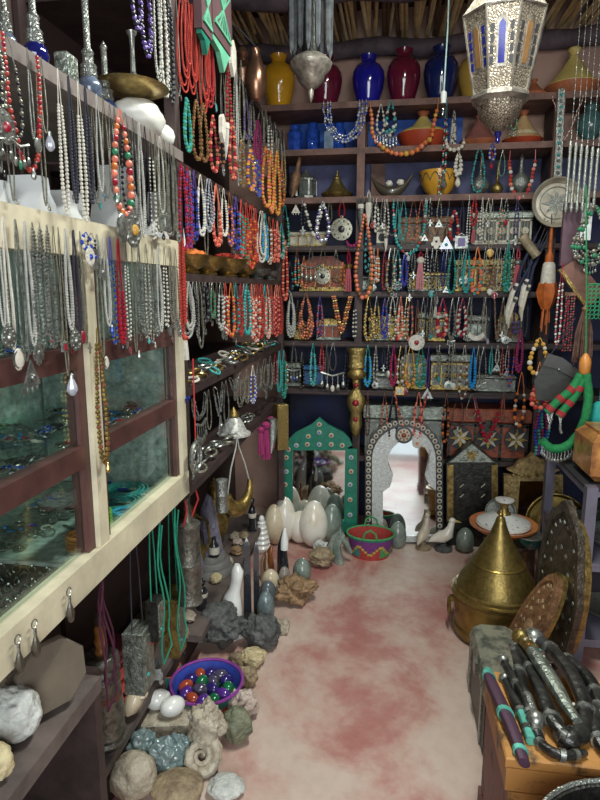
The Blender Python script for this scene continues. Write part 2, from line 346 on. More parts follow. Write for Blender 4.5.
# reeds laid over the beams (countless, one cover)
rd=random.Random(4); mb=MB(); x=XL+.02
while x<XR-.02:
    r=rd.uniform(.008,.014); z=3.06+rd.uniform(-.004,.01); s=rd.uniform(-.06,.03)
    mb.tube([(x,3.35,z+rd.uniform(0,.02)),(x+s,4.04,z)],r,rd.choice([0,0,1,2]),5); x+=r*rd.uniform(1.7,2.6)
o=mb.build('reed_ceiling_cover',[mat('reed_straw',(.70,.52,.26),.6,sc=12),mat('reed_pale',(.80,.66,.38),.6,sc=12),mat('reed_dark',(.16,.10,.05),.7,sc=12)]); tag(o,'straw coloured reeds laid side by side above the ceiling beams','reed ceiling',kind='stuff')
for i,(y,z,r) in enumerate([(3.22,3.0,.085),(2.45,3.10,.12),(1.3,3.10,.12),(3.975,2.985,.052)]):
    mb=MB(); pts=[];rs=[]
    for k in range(25): t=k/24; pts.append((XL+(XR-XL)*t,y+.012*math.sin(k*1.7+i),z+.012*math.sin(k*1.1+i*2)+(.02*t if i==0 else 0))); rs.append(r*(1+.06*math.sin(k*2.3+i)))
    mb.tube(pts,rs,0,14); o=mb.build('trim_%d'%(i+1),beamwood); o['kind']='structure'
# ================= back wall shelving
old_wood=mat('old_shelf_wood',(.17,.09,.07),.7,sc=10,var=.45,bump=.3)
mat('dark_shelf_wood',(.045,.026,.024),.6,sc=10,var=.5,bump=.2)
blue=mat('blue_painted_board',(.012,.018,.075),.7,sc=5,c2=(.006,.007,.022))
mat('bright_blue_paint',(.015,.11,.50),.6,sc=6,c2=(.01,.04,.22)); mat('indigo_paint',(.10,.105,.22),.7,sc=5,c2=(.04,.045,.10))
SZ=[2.61,2.36,2.09,1.81,1.54,1.24,.94]; YF=3.70
sh=thing('wall_shelving','tall wooden shelving with blue painted backing along the whole back wall','shelving',(0,YF,0))
for i,z in enumerate(SZ):
    x0,x1=(-.70,1.36) if i else (-.80,1.45)
    mb=MB().box(((x0+x1)/2,.13,z-.018),(x1-x0,.30,.034)); 
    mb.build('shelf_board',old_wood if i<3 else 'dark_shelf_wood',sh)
    if i>2: MB().box(((x0+x1)/2,-.028,z-.02),(x1-x0,.012,.012)).build('hanging_rail','dark_shelf_wood',sh)
for x,wd,z1 in((-.195,.045,2.60),(.885,.05,2.60),(-.68,.04,2.36),(1.38,.04,2.6)):
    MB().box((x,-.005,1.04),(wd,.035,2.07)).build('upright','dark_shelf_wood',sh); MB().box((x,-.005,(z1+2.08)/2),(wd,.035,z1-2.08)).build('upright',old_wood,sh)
    MB().box((x,.14,(z1)/2+.01),(.03,.25,z1-.04)).build('divider','dark_shelf_wood',sh)
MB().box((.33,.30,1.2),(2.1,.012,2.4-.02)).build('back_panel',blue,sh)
MB().box((.33,.288,2.225),(2.06,.01,.23)).build('back_panel','indigo_paint',sh)
for x0,x1 in((-.66,-.21),(-.17,.40)): MB().box(((x0+x1)/2,.288,2.475),(x1-x0,.01,.21)).build('back_panel','bright_blue_paint',sh)
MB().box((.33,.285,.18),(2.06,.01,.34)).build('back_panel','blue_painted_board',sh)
# ================= left display case
cream=mat('cream_painted_wood',(.62,.56,.40),.6,sc=7,var=.25,bump=.1)
maroonw=mat('maroon_stained_wood',(.085,.034,.030),.45,sc=12,var=.4)
pane=glass_mat('case_glass',(.93,.985,.96),.04)
CX=-.62
mat('case_lining',(.48,.54,.51),.8,sc=45,c2=(.22,.25,.24)); 
dc=thing('display_case','long cream framed glass display case full of silver jewellery','display case',(CX,0,0))
def B(x0,x1,y0,y1,z0,z1,mb=None):
    mb=mb or MB(); return mb.box(((x0+x1)/2,(y0+y1)/2,(z0+z1)/2),(x1-x0,y1-y0,z1-z0))
Y0,Y1=.30,1.70
B(-.02,.02,Y0,Y1,1.615,1.685).build('top_band',cream,dc)
B(-.02,.02,Y0,Y1,.935,1.005).build('bottom_band',cream,dc)
for y in(.62,1.155,1.68): B(-.018,.018,y-.02,y+.02,1.005,1.615).build('post',cream,dc)
for y in(.655,1.12,1.19,1.65): B(-.022,.006,y-.014,y+.014,1.005,1.615).build('stile',maroonw,dc)
for z in(1.215,1.418):
    for a,b in((.67,1.106),(1.204,1.636)): B(-.022,.010,a,b,z-.022,z+.022).build('rail',maroonw,dc)
for a,b in((.67,1.106),(1.204,1.636)):
    B(-.008,-.004,a,b,1.01,1.612).build('glass_pane',pane,dc)
B(-.44,-.02,Y0,Y1,.94,.955).build('case_bottom','case_lining',dc)
B(-.44,-.02,Y0,Y1,1.645,1.66).build('glass_top',pane,dc)
B(-.45,-.44,Y0,Y1,.94,1.66).build('case_back','case_lining',dc)
B(-.43,-.02,Y1-.02,Y1,.96,1.64).build('side_panel','case_lining',dc)
B(-.43,-.02,Y0,Y0+.02,.96,1.64).build('side_panel','dark_shelf_wood',dc)
gs=glass_mat('glass_shelf_mat',(.88,.97,.93),.05)
for z in(1.20,1.40): B(-.42,-.03,Y0+.03,Y1-.03,z-.004,z+.002).build('glass_shelf',gs,dc)
# upper shelf over the case
up=thing('upper_shelf','weathered grey shelf board above the display case holding perfume sprinklers','shelf',(CX,0,0))
greyw=mat('weathered_board',(.20,.165,.15),.7,sc=9,var=.4)
B(-.42,.02,.30,1.71,1.915,1.935).build('board',greyw,up)
B(.02,.032,.30,1.71,1.902,1.930).build('front_rail',greyw,up)
for y in (.5,1.12,1.66): B(-.4,-.36,y,y+.03,1.69,1.905).build('bracket','dark_shelf_wood',up)
# side shelving beyond the case
ls=thing('side_shelving','dark wooden side shelving loaded with necklaces beyond the glass case','shelving',(CX,0,0))
for z in(1.25,.93): B(-.44,0,1.72,3.40,z-.03,z).build('shelf_board','dark_shelf_wood',ls)
B(-.44,.0,1.72,3.5,1.575,1.60).build('shelf_board','dark_shelf_wood',ls)
B(-.44,0,1.765,3.5,1.90,1.92).build('shelf_board','dark_shelf_wood',ls)
B(-.44,0,1.76,3.5,2.36,2.385).build('shelf_board','dark_shelf_wood',ls)
for y in(1.735,3.42): B(-.02,.01,y-.02,y+.02,.3 if y>2 else .92,2.4).build('upright','dark_shelf_wood',ls)
B(-.455,-.44,1.72,3.6,.30,3.0).build('back_panel',mat('brown_board',(.055,.03,.028),.7,sc=6),ls)
# low shelves
mat('dusty_wood',(.13,.10,.09),.7,sc=9,var=.4)
lo=thing('lower_shelf','brown lower shelf board under the display case holding white stones','shelf',(CX,0,0))
B(-.44,.0,.3,1.13,.665,.70).build('board','dusty_wood',lo)
B(-.42,-.02,1.13,1.16,.01,.70).build('side_panel','dark_shelf_wood',lo)
B(-.43,-.02,.32,.36,.01,.66).build('side_panel','dark_shelf_wood',lo)
le=thing('low_plinth','low dark wooden plinth along the foot of the side shelving','plinth',(-.73,0,0))
B(-.33,0,2.15,3.5,.13,.16).build('board','dusty_wood',le); B(-.33,-.065,1.2,2.15,.13,.16).build('board','dusty_wood',le)
B(-.31,-.08,1.22,3.48,.0,.13).build('riser','dark_shelf_wood',le)
# ================= things on the back shelving
terr=mat('terracotta',(.38,.12,.05),.5,sc=9,var=.35)
VP=[(0,0),(.17,0),(.20,.03),(.235,.16),(.29,.36),(.318,.55),(.305,.68),(.24,.79),(.15,.845),(.135,.90),(.165,.965),(.17,.985),(.15,1.0),(.12,.98),(.11,.88),(0,.84)]
def vase(label,px,h,wd,m,c,r=.12):
    p=onY(px,98,3.84); s=mpp(p); H=h*s; k=(wd*s)/(.63*H)
    single(MB().lathe([(a*H*k,z*H) for a,z in VP],28),'vase',mat(m,c,r,coat=.6,sc=6,var=.2),label,'vase',(p.x,3.84,2.612),group='glazed vases on the top shelf')
vase('glossy yellow vase at the left end of the top shelf',279,53,32,'yellow_glaze',(.66,.33,.02))
vase('glossy maroon vase half hidden behind the small hanging lantern',325,49,34,'maroon_glaze',(.13,.01,.03))
vase('glossy cobalt blue vase between the two maroon vases',368,49,32,'cobalt_glaze',(.012,.012,.25))
vase('glossy maroon vase between the cobalt and the navy vase',403,53,33,'maroon_glaze',(.15,.01,.03))
vase('dark navy vase on the top shelf beside the bare light bulb',440,54,34,'navy_glaze',(.008,.018,.10))
vase('ochre vase mostly hidden behind the big brass lantern',474,50,34,'ochre_glaze',(.42,.26,.05))
def tagine(label,px,zb,h,wd,mc,mbase,Y=3.84,knob=None,base=.28,band=None,grp='lidded clay cooking pots'):
    p=onY(px,100,Y); s=mpp(p); H=h*s; W=wd*s/2
    th=thing('tagine',label,'clay pot',(p.x,Y,zb),group=grp)
    MB().lathe([(0,0),(W*.72,0),(W*.93,H*base*.6),(W,H*base),(W*.95,H*base),(W*.7,.02*H)],28).build('base_dish',mbase,th)
    l=MB().lathe([(W*.94,H*base*.96),(W*.96,H*(base+.02)),(W*.80,H*(base+.10)),(W*.45,H*.58),(W*.20,H*.80),(W*.17,H*.84)],28); l.build('lid',mc,th)
    MB().lathe([(W*.15,H*.83),(W*.14,H*.86),(W*.25,H*.97),(W*.22,H),(0,H*.99)],20).build('knob',knob or mc,th)
    if band: MB().lathe([(W*.815,H*(base+.10)),(W*.62,H*(base+.24)),(W*.60,H*(base+.24)),(W*.79,H*(base+.10))],28).build('painted_band',band,th)
    return th
tagine('pale yellow conical tagine with terracotta base on the top shelf',571,2.612,47,52,mat('yellow_slip',(.56,.44,.14),.45,sc=9,var=.2),terr,base=.25)
tagine('low terracotta dish beside the big brass lantern on the top shelf',533,2.612,20,28,'terracotta','terracotta')
tagine('tagine with pale yellow cone and red base beside the pillar',424,2.362,36,52,'yellow_slip',mat('red_slip',(.36,.05,.02),.4,sc=9),Y=3.80,base=.38,knob='terracotta')
tagine('dusky red tagine under the tip of the big lantern',481,2.362,32,40,mat('dusky_clay',(.24,.09,.075),.55),'terracotta',base=.2)
tagine('painted tan tagine right of the big lantern on second shelf',525,2.362,35,40,mat('tan_slip',(.42,.27,.13),.5,sc=30,c2=(.2,.09,.04),edge=(.3,.42)),'red_slip',base=.2,knob='terracotta',band=mat('cream_slip',(.55,.45,.28),.5))
# teal lidded jar
p=onY(589,140,3.80); s=mpp(p); th=thing('lidded_jar','teal green lidded jar at the right end of the second shelf','jar',(p.x,3.80,2.362))
MB().lathe([(r*s,z*s) for r,z in[(0,0),(8,0),(9,2),(6,4),(13,12),(14,18),(10,27),(5,31),(6,33)]],22).build('body',mat('teal_glaze',(.05,.12,.12),.2,coat=.5,sc=40),th)
MB().lathe([(r*s,z*s) for r,z in[(6,33),(7,35),(4,39),(2,41),(3,43),(1,46),(0,48)]],18).build('lid','teal_glaze',th)
# blue glass behind
bg_=mat('blue_glass',(.02,.07,.38),.08,sc=30,var=.5,coat=.5)
for i,(a,b,t_,d) in enumerate([(287,303,118,'leftmost of the dark blue glass jars on the second shelf'),(306,320,116,'dark blue glass jar standing in the middle of the left second shelf'),(332,346,117,'dark blue glass jar nearest the pillar on the left second shelf')]):
    p=onY((a+b)/2,140,3.86); s=mpp(p); W=(b-a)*s/2; H=(146-t_)*s
    single(MB().lathe([(0,0),(W*.9,0),(W,.08*H),(W,.75*H),(W*.6,.88*H),(W*.6,.97*H),(W*.72,H),(W*.55,H),(W*.5,.9*H),(0,.8*H)],8),'glass_jar',bg_,d,'jar',(p.x,3.86,2.362),group='dark blue glass jars')
p=onY(329,140,3.80); s=mpp(p); single(MB().box((0,0,10*s),(9*s,.03,20*s),0,bev=.004).box((0,-.002,22*s),(5*s,.02,5*s),0,bev=.003),'glass_flask',mat('pale_blue_glass',(.30,.42,.55),.1,coat=.5),'small pale blue square glass flask on the left second shelf','flask',(p.x,3.80,2.362))
# bone obelisk
p=onY(453,140,3.78); s=mpp(p); single(MB().lathe([(4.2*s,0),(4.2*s,3*s),(3.6*s,4*s),(2.8*s,20*s),(1.2*s,33*s),(0,38*s)],8),'carved_obelisk',mat('spotted_bone',(.55,.52,.46),.4,sc=55,c2=(.03,.03,.03),tex='noise',edge=(.48,.5)),'small black and white spotted obelisk beside the striped tagine','obelisk',(p.x,3.78,2.362))
# metals
sil=PAL['s']; bra=PAL['a']
mat('engraved_silver',(.34,.36,.33),.38,.75,sc=150,tex='voronoi',c2=(.17,.18,.16),bump=.4)
mat('engraved_brass',(.46,.35,.13),.35,.85,sc=130,tex='voronoi',c2=(.20,.14,.05),bump=.4)
mat('pierced_brass',(.52,.42,.26),.34,.85,sc=45,tex='voronoi',c2=(.08,.06,.04),bump=.6)
mat('dark_metal',(.06,.06,.055),.4,.8,sc=40,var=.6,bump=.3); mat('red_lacquer_wood',(.34,.075,.03),.5,sc=22,c2=(.12,.035,.02),bump=.3)
mat('aged_gold',(.38,.27,.09),.38,.8,sc=40,var=.6,bump=.3); mat('bone_inlay',(.50,.46,.35),.45,sc=50); mat('carved_brown',(.20,.10,.045),.5,sc=30,var=.6,bump=.5)
mat('verdigris_silver',(.34,.38,.33),.4,.75,sc=45,var=.6,bump=.5); mat('dusty_black',(.03,.03,.035),.6)
# silver lantern
p=onY(306,190,3.80); s=mpp(p); th=thing('table_lantern','small eight sided silver lantern on the third shelf, left section','lantern',(p.x,3.80,2.092))
MB().lathe([(10*s,0),(11*s,1*s),(11*s,3*s),(10*s,4*s)],8).build('base',sil,th)
b=MB()
for i in range(8): a=TAU*(i+.5)/8; b.box((10*s*math.cos(a),10*s*math.sin(a),11*s),(2*s,2*s,15*s),0,RZ(360*(i+.5)/8))
b.build('frame',sil,th); MB().lathe([(8.6*s,4*s),(8.6*s,18*s)],8).build('panes',mat('smoked_glass',(.10,.11,.10),.1,sc=20),th)
MB().lathe([(11*s,18*s),(11*s,19.5*s),(6*s,23*s),(2*s,26*s),(1.4*s,28*s),(0,30*s)],8).build('roof','engraved_silver',th)
p=onY(337,190,3.80); s=mpp(p); th=thing('brass_cone_pot','pointed brass pot with flared rim on the third shelf beside silver lantern','pot',(p.x,3.80,2.092))
MB().lathe([(r*s,z*s) for r,z in[(0,0),(9,0),(15,3),(16,5),(15,6),(0,5.5)]],24).build('dish','aged_gold',th)
MB().lathe([(r*s,z*s) for r,z in[(14,6),(9,10),(5,16),(3.5,19),(4,20.5),(2,22),(1.2,25),(0,28)]],24).build('lid','engraved_brass',th)
# wooden club leaning
p=onY(292,196,3.72); q=onY(301,150,3.74); m_=mpp(p); d=(q-p)
b=MB().tube([(0,0,0),tuple(d*.15),tuple(d*.45),tuple(d*.6),tuple(d*.8),tuple(d)],[.4*6*m_*.5,.5*8*m_,.5*10*m_,.5*5*m_,.5*4*m_,.5*4.6*m_],0,10)
single(b,'wooden_pestle','carved_brown','brown wooden pestle leaning at the left end of the third shelf','pestle',(p.x,p.y,2.10))
# horn dish
p=onY(391,194,3.76); s=mpp(p); th=thing('horn_dish','dark boat shaped horn dish with upturned tips on third shelf','dish',(p.x,3.74,2.094))
P=[];rs=[]
for i in range(17): t=-1+i/8; P.append((t*21*s,0,(4+17*abs(t)**2.2)*s)); rs.append(max(.4,(6.2*(1-abs(t)**1.6)))*s)
MB().tube(P,rs,0,10).build('bowl',mat('dark_horn',(.055,.045,.03),.3,sc=20,coat=.3),th)
MB().lathe([(7*s,-.5*s),(6*s,1*s),(3*s,2*s)],12).build('foot','dark_horn',th)
for dx,w_,l in((-2,6,'grey and white shell lying in the left of the horn dish'),(9,7,'cream shell lying in the right of the horn dish')):
    single(MB().rock((0,0,0),(w_*s,5*s,6*s),dx,0,.3,2,2),'sea_shell',PAL['w'],l,'shell',(p.x+dx*s,3.73,2.094+(12 if dx<0 else 12.5)*s))
single(MB().box((0,0,.11),(.085,.015,.22)),'wooden_board','old_shelf_wood','brown wooden board standing behind the horn dish by the pillar','board',(onY(378,180,3.9).x,3.93,2.093))
# yellow bowl
p=onY(438,196,3.80); s=mpp(p); th=thing('painted_bowl','ochre yellow bowl with black scalloped line on the third shelf','bowl',(p.x,3.80,2.092))
MB().lathe([(r*s,z*s) for r,z in[(0,0),(9,0),(9.5,1.5),(14,6),(18,15),(19,24),(18,24),(16,14),(10,5),(0,3)]],30).build('body',mat('bowl_yellow',(.58,.30,.03),.3,coat=.4,sc=12),th)
b=MB()
for i in range(12):
    a0=TAU*i/12
    b.tube([((18.2+.9*math.sin(PI*t/8))*s*math.cos(a0+TAU/12*t/8),(18.2+.9*math.sin(PI*t/8))*s*math.sin(a0+TAU/12*t/8),(14+7*math.sin(PI*t/8))*s) for t in range(9)],.45*s,0,4)
b.build('painted_line','dusty_black',th)
# metal bottles
for px,h,wd,m,l in((480,42,18,'engraved_silver','round silver perfume bottle right of the yellow bowl'),(497,34,12,'aged_gold','small brass perfume bottle between the two silver ones'),(520,40,20,'engraved_silver','round silver perfume bottle ringed by the coral necklace')):
    p=onY(px,190,3.80); s=mpp(p); th=thing('perfume_bottle',l,'bottle',(p.x,3.80,2.092),group='metal perfume bottles on the third shelf')
    k=wd/18*s; MB().lathe([(0,0),(5*k,0),(5*k,1*k),(3*k,2*k),(8*k,6*k),(9*k,10*k),(7*k,15*k),(3*k,19*k),(2*k,21*k)],18).build('body',m,th)
    MB().lathe([(2*k,21*k),(2.6*k,22*k),(1.6*k,24*k),(1.6*k,h*s-6*k),(2.4*k,h*s-5*k),(1*k,h*s-2*k),(0,h*s)],12).build('neck',m,th)
# small chests and boxes
def chest(label,x0,x1,yt,yb,Y,zb,dep,mb_,mt,trim='aged_gold',style='flat',panel=None,name='trinket_box',cat='box',grp=None,n=3,rz=0,feet=True):
    p=onY((x0+x1)/2,yb,Y); s=mpp(p); W=(x1-x0)*s; H=(yb-yt)*s; th=thing(name,label,cat,(p.x,Y+dep/2,zb),rz,grp)
    z0=.06*H if feet else 0
    if feet:
        MB().box((0,0,z0/2+.0005),(W*.99,dep*.98,z0)).build('plinth',trim,th)
    MB().box((0,0,z0+H*.32),(W*.96,dep*.94,H*.64),0,bev=.003).build('body',mb_,th)
    lz=z0+H*.64
    if style=='flat': MB().box((0,0,lz+H*.13),(W,dep,H*.24),0,bev=min(.08*H,.01)).build('lid',mt,th)
    elif style=='roof':
        MB().prism([(-W/2,lz),(W/2,lz),(W*.48,lz+H*.06),(W*.22,H),(-W*.22,H),(-W*.48,lz+H*.06)],-dep/2,dep/2).build('lid',mt,th)
    else:
        MB().prism([(W/2*math.cos(PI*i/10),lz+(H-lz)*math.sin(PI*i/10)) for i in range(11)],-dep/2,dep/2).build('lid',mt,th)
    t=MB(); y=-dep/2-.001
    for i in range(n+1): t.box((-W*.46+W*.92*i/n,y+.003,z0+H*.32),(W*.03,.008,H*.62))
    for z in(z0+.03*H,lz-.02*H): t.box((0,y+.003,z),(W*.95,.008,H*.05))
    t.build('trim',trim,th)
    if panel:
        for i in range(n):
            cx=-W*.46+W*.92*(i+.5)/n; m=MB(); r=min(W*.92/n,H*.6)*.36
            m.lathe([(0,0),(r,0),(r*.9,.006),(0,.008)],12,0,T(cx,y+.002,z0+H*.32)@RX(90)); m.ball((cx,y-.006,z0+H*.32),r*.3,0,6,4)
            for k in range(6): a=TAU*k/6; m.ball((cx+r*.62*math.cos(a),y-.005,z0+H*.32+r*.62*math.sin(a)),r*.16,0,5,3)
            m.build('rosette',panel,th)
    MB().box((0,y-.004,lz),(W*.07,.01,H*.14)).build('latch',trim,th)
    return th
YS=3.76
chest('ribbed bone covered box on the fourth shelf left of the pillar',288,326,231,246,YS,1.812,.13,'bone_inlay','bone_inlay','aged_gold',n=4,grp='trinket boxes on the back shelves')
g='trinket boxes on the back shelves'
chest('dark box with rows of cream inlay behind the hanging pan',472,531,209,243,YS,1.812,.14,mat('inlay_strip',(.50,.48,.36),.45,sc=30,c2=(.04,.05,.04),tex='brick'),'verdigris_silver','bone_inlay',panel='bone_inlay',n=5,grp=g)
chest('brown leather box behind the turquoise and coral necklace',398,452,214,243,YS,1.812,.14,'carved_brown','carved_brown','dark_metal',n=2,grp=g)
chest('white bone amulet box with black ring beside the pillar, fourth shelf',376,388,224,244,3.72,1.812,.05,'bone_inlay','bone_inlay','dark_metal',panel='dusty_black',n=1,grp=g)
chest('red and brown carved box under the big round medallion',299,346,258,292,YS,1.542,.15,'red_lacquer_wood','red_lacquer_wood','aged_gold','roof',panel='carved_brown',n=3,grp=g)
chest('small greenish metal box low beside pillar on the fifth shelf',360,376,276,292,YS,1.542,.10,'verdigris_silver','engraved_silver','dark_metal',n=2,grp=g)
chest('gilt metal box beside the dark red tassel on fifth shelf',408,449,272,292,YS,1.542,.13,'engraved_brass','aged_gold','verdigris_silver',n=4,grp=g)
chest('wide dark box with gold bands behind the orange coral necklace',455,512,258,292,YS,1.542,.15,'carved_brown','aged_gold','aged_gold',panel='aged_gold',n=3,grp=g)
chest('small gold and red striped box on sixth shelf left of pillar',316,341,317,338,YS,1.242,.12,'red_lacquer_wood','aged_gold','verdigris_silver','round',n=3,grp=g)
chest('green gilt box behind the white strands on the sixth shelf',294,305,320,338,YS,1.242,.12,'aged_gold','verdigris_silver','aged_gold',n=2,grp=g)
chest('gilt box behind brass beads next to the pillar, sixth shelf',368,408,314,339,YS,1.242,.12,'aged_gold','engraved_brass','verdigris_silver',n=4,grp=g)
chest('silver filigree box in the middle of the sixth shelf',417,445,309,339,YS,1.242,.14,'engraved_silver','verdigris_silver','aged_gold',n=3,panel='aged_gold',grp=g)
chest('greenish silver box behind the crescent pendant',466,488,312,339,YS,1.242,.13,'verdigris_silver','engraved_silver','dark_metal',n=2,grp=g)
chest('little house shaped casket with gilt pitched lid, sixth shelf',497,521,308,337,YS,1.242,.13,'carved_brown','aged_gold','verdigris_silver','roof',n=3,grp=g)
chest('dark metal box at the left end of the seventh shelf',283,301,364,388,YS,.942,.12,'dark_metal','verdigris_silver','engraved_silver',n=2,grp=g)
chest('blue lacquer box on the seventh shelf left of the pillar',303,324,366,388,YS,.942,.12,mat('blue_lacquer',(.03,.12,.30),.4),'blue_lacquer','dark_metal',n=2,grp=g)
chest('low silver box beside the cyan bead strands, seventh shelf',372,394,373,390,3.72,.942,.12,'engraved_silver','verdigris_silver','dark_metal',n=1,grp=g)
chest('pale metal box with domed lid behind the brass cluster necklace',399,426,352,388,YS,.942,.14,'verdigris_silver','engraved_silver','aged_gold','round',n=3,grp=g)
chest('wide silver box with gold band right of the green beads',430,470,350,388,YS,.942,.14,'engraved_silver','verdigris_silver','aged_gold',n=4,panel='aged_gold',grp=g)
chest('low filigree silver box behind the bright blue beads',476,515,371,388,3.74,.942,.12,'engraved_silver','engraved_silver','verdigris_silver',n=3,grp=g)
chest('little gilt box standing at the back of the seventh shelf',490,502,358,376,3.84,.942,.06,'aged_gold','engraved_brass','carved_brown',n=2,grp=g)
# lower shelf with the two big chests
MB().box((.33,.13,.50),(1.04,.29,.03)).build('shelf_board','dark_shelf_wood',sh)
chest('large embossed silver chest below the shelves beside the pillar',363,443,400,458,3.70,.517,.22,'engraved_silver','verdigris_silver','engraved_silver',panel='verdigris_silver',n=3,name='silver_chest',cat='chest',feet=False)
th=chest('large carved red wooden chest with three star panels',446,527,400,458,3.70,.517,.22,'red_lacquer_wood','red_lacquer_wood','dark_metal',n=3,name='carved_chest',cat='chest',feet=False)
p=onY(488,430,3.70); s=mpp(p); 
for i in range(3):
    cx=(-27+27*i)*s; m=MB(); R_=(11.5)*s
    m.lathe([(0,0),(R_,0),(R_,.006),(0,.008)],24,0,T(cx,-.12,23*s)@RX(90))
    for k in range(8):
        a=TAU*k/8; m.prism([(cx,23*s),(cx+R_*.45*math.cos(a-.35),23*s+R_*.45*math.sin(a-.35)),(cx+R_*.95*math.cos(a),23*s+R_*.95*math.sin(a)),(cx+R_*.45*math.cos(a+.35),23*s+R_*.45*math.sin(a+.35))],-.135,-.127,1 if k%2 else 2)
    m.build('star_panel',['dusty_black','bone_inlay','aged_gold'],th)
# brass wall ornament on pillar
p=onY(357,348,3.63); s=mpp(p); th=thing('brass_staff','long ornate brass staff hanging on the pillar above the green mirror','staff',(p.x,3.63,p.z))
MB().lathe([(r*s,-z*s) for r,z in[(0,0),(9,0),(9.5,3),(8,5),(8,17),(9,19),(7,22)][::-1]],14,sy=.6).build('square_head','engraved_brass',th)
MB().lathe([(r*s,-z*s) for r,z in[(7,22),(10,26),(9,29),(4,32),(3,42),(5,44)][::-1]],14,sy=.6).build('collar','aged_gold',th)
MB().lathe([(r*s,-z*s) for r,z in[(4,42),(9,50),(9.5,57),(7,64),(5.5,66),(6.5,78),(4,88),(0,92)][::-1]],14,sy=.6).build('body','engraved_brass',th)
b=MB(); b.ball((0,-6*s,-55*s),3.4*s,0); b.ball((0,-5*s,-37*s),2.4*s,0); b.ball((0,-5*s,-72*s),2.4*s,0); b.build('red_stone',PAL['R'],th)
# ================= necklaces along the back shelves
Yn=3.652; bp=('Y',Yn)
row('under the vase shelf','necklaces hanging under the vase shelf',('Y',3.66),[
 (345,100,142,40,'qsbq',2.6,dict(style='U',strands=3,cord=.05)),
 (381,104,146,8,'ws',2.6,dict(pend='charms',ps=12)),(391,101,150,12,'tswk',3,dict(strands=3,pend='charms',ps=14)),
 (404,100,154,68,'oocoy',4.6,dict(style='U',cord=.12)),(447,98,190,3,'tkrw',1.8,dict(pend='drop',ps=14)),
 (515,106,138,6,'gsg',2,dict(pend='charms',ps=8)),(568,96,140,30,'wsr',1.4,dict(style='V',cord=0)),(493,142,160,6,'bq',2.2,{}),
 (455,139,150,18,'w',3.6,dict(style='U',cord=.1))])
row('under the horn-dish shelf','necklaces hanging under the horn dish shelf',bp,[
 (361,196,232,3,'s',1.5,dict(pend='tooth',ps=26,pmats='ws')),(369,190,228,3,'w',1.5,dict(pend='tooth',ps=28,pmats='sw')),
 (365,214,298,17,'cocon',4,dict(cord=.02)),(368,222,272,5,'tks',2,dict(strands=2)),
 (377,198,232,4,'sw',2.6,{}),(387,199,253,5,'ws',2,dict(pend='tooth',ps=16,pmats='sw')),(393,199,235,16,'s',1.3,dict(style='U')),
 (398,199,240,4,'t',1.8,{}),(404,199,242,7,'tts',2,dict(pend='drop',ps=6,pmats='st')),(414,199,240,9,'nsc',1.4,{}),(422,199,238,8,'can',1.4,{}),
 (410,198,262,32,'ttrswtt',3,dict(style='U',cord=.1,pend='drop',ps=8,pmats='sq')),(438,199,250,22,'ss',1.8,dict(style='U',pend='hand',ps=13,pmats='wk')),
 (447,225,251,3,'k',1.2,dict(pend='tri',ps=14,pmats='qt')),(455,210,240,9,'rRwr',3,dict(cord=.05)),(463,199,252,4,'d',1.6,dict(pend='box',ps=18,pmats='sp')),
 (470,195,243,3,'sw',1.6,{}),(475,196,243,6,'Rrs',2.6,dict(strands=2,pend='tassel',ps=16,pmats='sR')),(483,197,240,3,'ws',2,{}),(493,199,258,5,'e',1.4,dict(pend='oval',ps=9,pmats='sy')),
 (502,198,238,4,'scg',1.8,{}),(518,196,246,4,'pd',1.8,dict(pend='cross',ps=10))])
row('before the third shelf','necklaces hanging before the third shelf',('Y',3.69),[
 (459,150,188,6,'ww',3.6,dict(strands=2,pend='drop',ps=12,pmats='sw')),(480,146,192,13,'tts',2.2,dict(cord=.1)),(523,150,198,25,'rrcw',3.8,dict(style='U',cord=.2)),(441,165,196,3,'rwg',1.8,{}),
 (503,150,176,6,'sg',1.5,{}),(492,150,170,3,'R',1.8,dict(pend='drop',ps=8,pmats='sR'))])
row('left of of pillar, fourth shelf','necklaces under the small lantern shelf',bp,[
 (296,200,212,3,'e',1,dict(pend='tri',ps=9,pmats='ww')),(303,200,236,4,'sk',2,dict(pend='cross',ps=9)),(314,203,236,20,'wkw',3.6,dict(style='V',cord=.05)),(323,201,241,13,'qqp',3.8,dict(cord=.15)),
 (330,200,222,4,'e',1.4,{}),(342,200,240,6,'R',1.6,dict(pend='disc',ps=22,pmats='ek')),(285,205,250,8,'tgs',3,{}),(352,240,246,10,'mm',3,dict(style='U'))])
row('right of of pillar, fifth shelf','necklaces in front of the fifth shelf right of pillar',bp,[
 (378,248,282,3,'ow',2.4,{}),(385,250,290,4,'Rn',2,{}),(391,248,292,8,'sase',3,dict(strands=2)),(398,250,292,7,'tws',2.4,dict(pend='charms',ps=9,pmats='st')),(405,252,286,6,'bp',2,dict(strands=2)),
 (411,250,302,5,'sk',1.6,dict(pend='cross',ps=8)),(421,252,290,4,'R',2.2,dict(pend='tassel',ps=32,pmats='wR')),(427,248,282,4,'wk',1.6,{}),(437,250,304,4,'ed',1.6,dict(pend='drop',ps=8)),
 (444,252,286,4,'bk',1.6,{}),(453,247,293,8,'ttg',2.6,{}),(461,244,286,4,'ts',1.8,{}),(468,245,293,7,'t',2.4,dict(strands=2)),(478,247,294,10,'occt',3.2,dict(strands=2)),
 (486,246,280,3,'e',1.4,{}),(492,250,296,7,'ne',1.8,dict(strands=2,pend='oval',ps=7,pmats='sw')),(501,248,290,5,'se',2,{}),(509,240,292,6,'tg',2.6,dict(strands=3)),(519,246,290,3,'R',2,dict(pend='tassel',ps=30,pmats='sR')),
 (528,246,296,5,'dk',2,dict(strands=2)),(371,262,296,4,'eg',1.8,{})])
